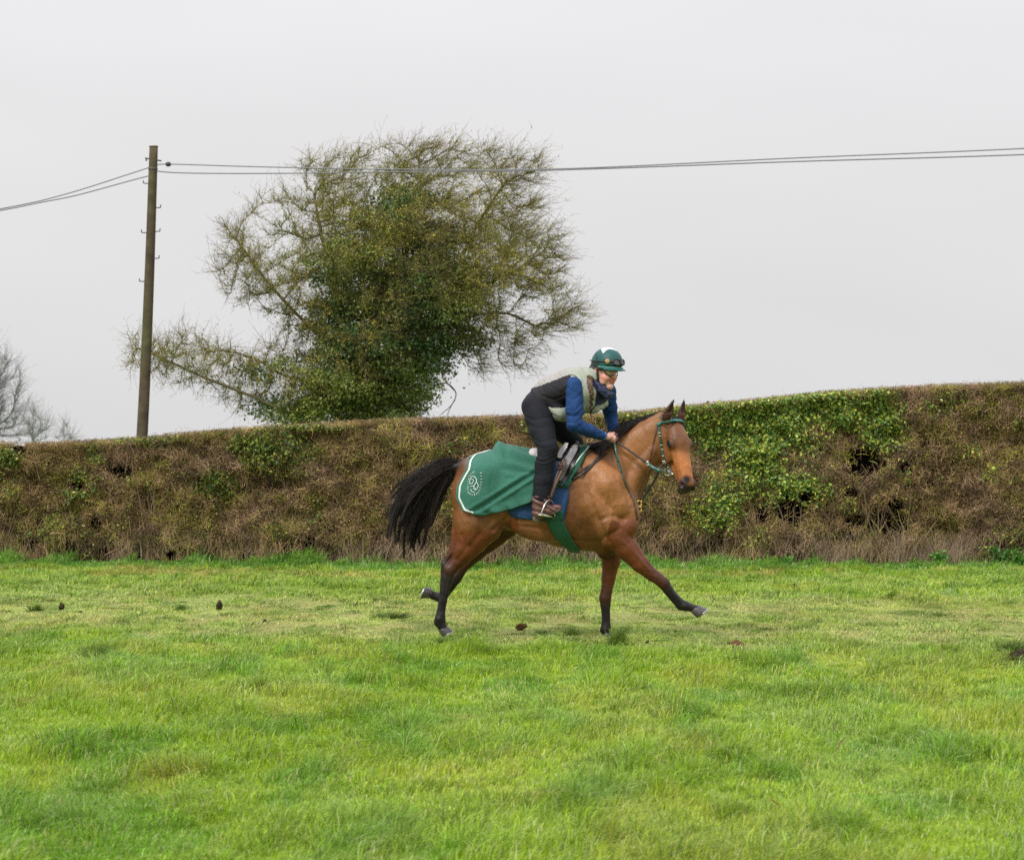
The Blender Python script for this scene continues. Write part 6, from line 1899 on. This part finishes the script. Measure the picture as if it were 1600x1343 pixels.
        V, F = G.mesh(smooth=1); N = G.grad(V)
        r1 = np.linalg.norm(V - P1, axis=1); ring = .0022 * np.sin(r1 * 80 + 9 * fbm(V, 6, 2, 3)) * np.exp(-(r1 / .12) ** 2)
        w = (np.abs(fbm(V * np.array([1, 1, 1.7]), 6, 2, 77) * 2 - 1) - .25) * .013
        V = V + N * (w + ring)[:, None]
        V = grooves(V, N, [([(884, 648), (898, 650), (910, 640)], 2, -0.0072), ([(886, 640), (898, 641), (908, 631)], 1.8, -0.0054), ([(888, 660), (900, 660), (912, 650)], 1.8, -0.0054), ([(884, 618), (896, 624), (908, 616)], 1.8, -0.0042),
            ([(886, 604), (896, 612), (906, 606)], 1.6, -0.0036), ([(905, 664), (912, 674), (910, 684)], 1.8, -0.0048), ([(918, 668), (924, 676), (922, 684)], 1.6, -0.0036), ([(932, 672), (934, 680)], 1.5, -0.0030)] if V[:, 1].mean() < 20 else
            [([(944, 640), (955, 646), (966, 640)], 2, -0.0060), ([(945, 630), (956, 634), (966, 626)], 2, -0.0048), ([(945, 655), (956, 660), (968, 654)], 2, -0.0054)], V[:, 1] < 21)
        return mesh_obj('sleeve', V, F, sl, body)
    sleeve(ARM_N, (13.4, 14.0, 12.4, 10.6, 7.0), ((.38, 19.52, 1.60), (.84, 20.05, 2.28)))
    sleeve(ARM_F, (14, 12, 10.8, 9.8, 7.0), ((.66, 19.92, 1.60), (1.02, 20.38, 2.26)))
    cm = mat_basic('cuff_blue', (.06, .13, .30), rough=.7)
    for A_ in (ARM_N, ARM_F):
        P1, P2 = H(*A_[1]), H(*A_[2]); d = (P2 - P1) / np.linalg.norm(P2 - P1); mb = MB(); add_tube(mb, [P2 - d * .014, P2 - d * .006, P2 + d * .006], [PX(7), PX(7.2), PX(6.9)], 18); mb.obj('cuff', cm, body)
    # ---------------- breeches
    G = Grid((.04, 19.50, 1.10), (.70, 20.50, 2.20), .008)
    torso(G, -.3)
    G.put(lambda X, Y, Z: -((X - q0[0] - .05) * .80 + (Z - q0[2]) * .36), (.0, 19.4, 1.2), (1.1, 20.5, 2.5), .006, cut=True)
    c = lambda p, r: (H(*p), PX(r))
    for s, L_, k in ((-1, LEG_N, 1.0), (1, LEG_F, .95)):
        a, b, d = [np.array(p, float) for p in L_]
        th = a * .5 + b * .5
        G.chain([c((836, 636, s * .09), 21.5), c(a * .8 + b * .2, 21.5 * k), c(th, 19.5 * k), c(b, 15.5 * k), c(b * .72 + d * .28 + np.array([-2.5, 0, 0]), 14.2 * k), c(b * .35 + d * .65 + np.array([-1.5, 0, 0]), 13.8 * k), c(d, 12.0 * k)], .022)
    e0 = H(*LEG_N[2]); 
    V, F = G.mesh(smooth=2); N = G.grad(V)
    kn = H(*LEG_N[1]); r1 = np.abs(V[:, 2] - kn[2]); 
    ring = .0004 * np.sin(V[:, 2] * 105 + 8 * fbm(V, 7, 2, 5)) * np.exp(-(r1 / .08) ** 2)
    V = V + N * ((np.abs(fbm(V * np.array([1, 1, 1.3]), 5, 2, 91) * 2 - 1) - .25) * .012 + ring)[:, None]
    V = grooves(V, N, [([(836, 718), (850, 721), (868, 713)], 1.8, -0.0078), ([(838, 711), (852, 714), (870, 706)], 1.6, -0.0048), ([(839, 725), (850, 728), (866, 722)], 1.6, -0.0042),
        ([(818, 650), (836, 656), (856, 652), (866, 660)], 2.2, -0.0060), ([(820, 660), (838, 668), (858, 666)], 2.0, -0.0042), ([(828, 682), (846, 690), (866, 684)], 1.8, -0.0042), ([(830, 692), (848, 700), (868, 696)], 1.5, -0.0036),
        ([(836, 740), (848, 744), (862, 738)], 1.6, -0.0030), ([(834, 757), (846, 760), (860, 755)], 1.6, -0.0030), ([(842, 630), (846, 660), (856, 690), (852, 740), (845, 772)], 1.0, .003)])
    bm = mat_basic('breeches_fabric', (0.009, 0.0095, 0.014), rough=.8, var=.22, vscale=60, bump=.15, bscale=18, spec=.22, bdist=.02)
    mesh_obj('breeches', V, F, bm, body)
    # ---------------- boots
    bt = mat_basic('boot_leather', attr=True, rough=.45, var=.2, vscale=40, spec=.45)
    for L_, du, s in ((LEG_N, 0, -1), (LEG_F, 22, 1)):
        dy = L_[2][2]; y0 = HY + dy
        G = Grid((.10 + du / 182, y0 - .12, .90), (.52 + du / 182, y0 + .12, 1.24), .006)
        G.chain([(H(845 + du, 773, dy), PX(13.6)), (H(844.5 + du, 786, dy), PX(13)), (H(843 + du, 799, dy), PX(11.2))], .01, sy=.85)
        G.chain([(H(842 + du, 802, dy), PX(9.5)), (H(855 + du, 797, dy), PX(9.0)), (H(864 + du, 796, dy), PX(6.5)), (H(873.5 + du, 792, dy), PX(4.2))], .02, sy=1.0)
        G.put(lambda X, Y, Z: ((Z - H(875, 774.5, dy)[2])) * -1, (0, y0 - .2, 1.0), (.7, y0 + .2, 1.3), .003, cut=True)
        V, F = G.mesh(smooth=1); N = G.grad(V)
        fold = .0042 * np.sin((V[:, 2] * 1.0 + (V[:, 0]) * .35) * 130 + 9 * fbm(V, 10, 2, 3)) * sstep(1.03, 1.09, V[:, 2])
        V = V + N * fold[:, None]
        cc = np.array([0.105, 0.045, 0.036]) * (1 + .5 * np.clip(fold / .0042, -.5, 1))[:, None]
        bo = mesh_obj('boot', V, F, bt, body, cc)
        mb = MB(); C = smooth_curve(np.array([H(835 + du, 807, dy), H(843 + du, 809, dy), H(855 + du, 803.5, dy), H(866 + du, 800.5, dy), H(876 + du, 794.5, dy)]), 16)
        strap3(mb, C, np.interp(np.arange(16), [0, 7, 15], [.07, .085, .05]), .012, (.09, .075, .055), nrm=(.2, 0, 1)); mb.obj('sole', bt, bo)
        mb = MB(); add_tube(mb, [H(838.5 + du, 806, dy), H(838 + du, 815.5, dy)], [PX(6), PX(5.4)], 14, (.14, .115, .085), .8); mb.obj('heel', bt, bo)
    # ---------------- neck scarf
    G = Grid((.60, 19.72, 2.00), (.94, 20.14, 2.26), .006)
    nb, nt = H(935, 611, -.05), FP(-.020, 0, -.105)
    ax = (nt - nb); 
    for i in range(4):
        t = i / 3; ctr = nb * (1 - t) + nt * t; rr = .083 - .016 * t
        a = np.linspace(0, 6.283, 15); t1 = np.cross(ax, [0, 1, 0]); t1 /= np.linalg.norm(t1); t2 = np.cross(ax, t1); t2 /= np.linalg.norm(t2)
        R_ = ctr + rr * (np.cos(a)[:, None] * t1 + np.sin(a)[:, None] * t2) + np.array([0, 0, .012]) * np.sin(a * 2 + i)[:, None]
        for p, q in zip(R_[:-1], R_[1:]): G.cone(p, q, .018, .018, .012)
    G.chain([(H(928.5, 592, -.125), .013), (H(933, 601, -.140), .018), (H(941, 610, -.145), .021), (H(951, 615.5, -.12), .021), (H(957.5, 615, -.07), .016)], .012)
    G.chain([(H(930, 600, -.13), .014), (H(937, 610, -.145), .018), (H(947, 619, -.13), .018), (H(955, 620, -.07), .014)], .008)
    V, F = G.mesh(smooth=1)
    pat = .6 * sstep(.58, .64, fbm(V, 70, 2, 8))[:, None]
    mesh_obj('scarf', V, F, mat_basic('scarf_fabric', attr=True, rough=.8, bump=.3, bscale=40), body, np.array([.012, .018, .055]) * (1 - pat) + np.array([.10, .11, .20]) * pat)
    # ---------------- helmet with silk
    G = Grid((.60, 19.74, 2.22), (1.04, 20.16, 2.54), .005)
    HC = H(948.5, 568.5, -.045)
    G.ell(HC, (.152, .118, .142), .01, FM)
    nn = fU * .97 + fF * -.20; nn /= np.linalg.norm(nn)
    pc = H(948, 575, -.045)
    G.put(lambda X, Y, Z: ((X - pc[0]) * nn[0] + (Y - pc[1]) * nn[1] + (Z - pc[2]) * nn[2]), HC - .2, HC + .2, .004, cut=True)
    # back part runs lower over the nape
    G.ell(FP(-.062, 0, .022), (.072, .088, .058), .012, FM)
    G.ell(FP(-.003, 0, -.015), (.100, .094, .112), .004, FM, cut=True)
    V, F = G.mesh(smooth=1); u, v = uv_of(V)
    green = np.array([0.012, 0.078, 0.074]); white = np.array([.62, .63, .62])
    star = in_poly(u, v, [(930, 530), (936.5, 544), (939, 545), (942, 552), (947, 547), (952, 545), (958, 546), (966, 549), (975, 540), (975, 530)])
    colr = np.where(star[:, None], white, green)
    bandline = in_poly(u, v, [(931, 545), (933, 545), (932.5, 556), (935, 566), (933, 566), (930.5, 556)])
    colr[bandline] = np.array([.008, .02, .02])
    # same star points on the far side
    colr[(u < 936) & (v > 566)] = np.array([.02, .03, .03])
    hm = mat_basic('helmet_silk', attr=True, rough=.5, bump=.3, bscale=22, spec=.3, bdist=.012)
    hel = mesh_obj('helmet', V, F, hm, body, colr)
    # peak
    ns, nt = 15, 7; mb = MB(); a = np.linspace(-1.15, 1.15, ns)
    Gd = np.zeros((ns, nt, 3))
    for j in range(nt):
        t = j / (nt - 1); rr = 1 + .36 * t * np.cos(a * .95) ** 1.0
        ctr = pc + nn * (.006 - .020 * t)
        Gd[:, j] = ctr + fF * ((.140 * np.cos(a)) * rr)[:, None] + fL * ((.112 * np.sin(a)) * (1 + .12 * t))[:, None]
    sheet(mb, Gd, .006, (.014, .10, .09)); mb.obj('peak', hm, hel)
    mb = MB(); a = np.linspace(-1.5, 1.5, 30); C = pc + nn * .010 + fF * (.150 * np.cos(a))[:, None] + fL * (.120 * np.sin(a))[:, None]
    add_tube(mb, C, .0060, 7, (.10, .30, .27)); mb.obj('brim_edge', hm, hel)
    mb = MB(); C2 = C - nn * .016 - (C - pc) * .06; add_tube(mb, C2, .0125, 7, (.010, .010, .012)); mb.obj('lining', hm, hel)
    # goggle band pushed up on the helmet
    a = np.linspace(0, 2 * math.pi, 50); mb = MB(); C = HC + nn * .022 + fF * (.153 * np.cos(a))[:, None] + fL * (.119 * np.sin(a))[:, None]
    dk = mat_basic('goggle_rubber', (.014, .014, .016), rough=.45)
    add_tube(mb, C, .011, 7, flat=.5); mb.obj('goggle_strap', dk, hel)
    lens = mat_basic('goggle_lens', (.16, .14, .15), rough=.12, spec=.8, coat=.6)
    for s in (-1, 1):
        a0 = s * .30; mb = MB(); th = np.linspace(0, 6.283, 21); 
        X_ = np.array([[a0 + .30 * math.cos(t), .022 * math.sin(t)] for t in th])
        ring = [HC + nn * (.024 + q[1]) + fF * (.163 * math.cos(q[0])) + fL * (.130 * math.sin(q[0])) for q in X_]
        add_tube(mb, ring, .0065, 6); mb.obj('goggle_frame', dk, hel)
        k = 9; R_ = []
        for rr in np.linspace(0.02, 1, 6):
            R_.append([HC + nn * (.024 + rr * .022 * math.sin(t)) + fF * (.160 * math.cos(a0 + rr * .30 * math.cos(t))) + fL * (.127 * math.sin(a0 + rr * .30 * math.cos(t))) for t in th[:-1]])
        mb = MB(); mb.add(np.array(R_).reshape(-1, 3), grid_faces(6, 20, True)); mb.obj('goggle_glass', lens, hel)
    bp = HC + nn * .026 + fF * (.150 * math.cos(-.86)) + fL * (.125 * math.sin(-.86)); out = (bp - HC) - nn * .026; out /= np.linalg.norm(out)
    mb = MB(); add_tube(mb, [bp, bp + out * .012, bp + out * .014], [.021, .019, .012], 18, (.48, .27, .13)); mb.obj('badge', hm, hel)
    # ---------------- riding goggles over the eyes
    tint = mat_basic('clear_lens', (.55, .46, .36), rough=.08, spec=.8)
    nt_ = tint.node_tree; trn = nt_.nodes.new('ShaderNodeBsdfTransparent'); mx = nt_.nodes.new('ShaderNodeMixShader'); mx.inputs[0].default_value = .72
    nt_.links.new(nt_.nodes['Principled BSDF'].outputs[0], mx.inputs[1]); nt_.links.new(trn.outputs[0], mx.inputs[2]); nt_.links.new(mx.outputs[0], nt_.nodes['Material Output'].inputs[0])
    gg = None
    mb = MB(); ang = np.linspace(0, 6.283, 41)
    def gp(h, z):   # wrap-around position: h lateral angle, z height
        return FP(.112 * math.cos(h) - .003, .088 * math.sin(h), z)
    L1 = []
    for t in ang:
        h = .86 * math.cos(t); z = .004 + .029 * math.sin(t) * (1 if math.sin(t) > 0 else (1.0 - .55 * math.exp(-(h / .16) ** 2)))
        L1.append(gp(h, z))
    add_tube(mb, L1, .0042, 6); gg = mb.obj('goggles', dk, body)
    R_ = []
    for rr in np.linspace(.02, 1, 5):
        row = []
        for t in ang[:-1]:
            h = .86 * math.cos(t) * rr; z = .004 + .029 * math.sin(t) * rr * (1 if math.sin(t) > 0 else (1.0 - .55 * math.exp(-(h / .16) ** 2))); row.append(gp(h, z))
        R_.append(row)
    mb = MB(); mb.add(np.array(R_).reshape(-1, 3), grid_faces(5, 40, True)); mb.obj('lens', tint, gg)
    mb = MB(); hh = np.linspace(.86, 2 * math.pi - .86, 30); C = [FP(.100 * math.cos(h) - .008, .088 * math.sin(h), .010 + .012 * (1 - math.cos(h))) for h in hh]
    add_tube(mb, C, .008, 6, flat=.4); mb.obj('elastic', dk, gg)
    # chin strap
    mb = MB()
    for s in (-1, 1):
        C = smooth_curve(np.array([FP(.012, s * .086, .03), FP(.014, s * .083, -.03), FP(.022, s * .066, -.078), FP(.040, 0, -.128)]), 16)
        add_tube(mb, C, .0078, 6, flat=.5)
    mb.obj('chin_strap', dk, body)
    # ---------------- hair: side wisps at the nape and a plait over the shoulder
    hairm = mat_basic('brown_hair', attr=True, rough=.5, var=.4, vscale=150)
    G = Grid((.56, 19.66, 1.80), (.84, 20.06, 2.32), .005)
    G.ell(FP(-.058, -.035, -.02), (.045, .05, .05), .01, FM)
    G.ell(FP(-.046, -.062, .020), (.036, .020, .030), .01, FM)
    pu = smooth_curve(np.array([(925, 583), (921.5, 592), (922.5, 603), (924.5, 616), (924, 630), (923, 645)], float), 17)
    C = VG.hit(pu[:, 0], pu[:, 1], .012, 19.4, fallback=19.84)
    y_ = np.linspace(FP(-.055, -.07, -.02)[1], C[4, 1], 4)
    for q_ in range(4): C[q_] = P(pu[q_, 0], pu[q_, 1], y_[q_])
    for i in range(16):
        s = 1 if i % 2 else -1; r0 = np.interp(i, [0, 15], [.028, .012])
        d = C[i + 1] - C[i]; d /= np.linalg.norm(d); sd = np.cross(d, [0, 1, 0]); sd /= np.linalg.norm(sd)
        p = C[i] + sd * s * r0 * .5
        G.cone(p - sd * s * r0 * .2 - d * .012, p + d * .016 + sd * s * r0 * .15, r0 * .62, r0 * .55, .002)
    G.cone(C[-1], C[-1] + np.array([0, 0, -.03]), .009, .004, .003)
    V, F = G.mesh(smooth=0)
    mesh_obj('hair', V, F, hairm, body, BRAID * (0.6 + 1.0 * fbm(V, 70, 2, 3))[:, None])
    # ---------------- whip handle end / glove nothing held except the reins
    return body

person = build_person()
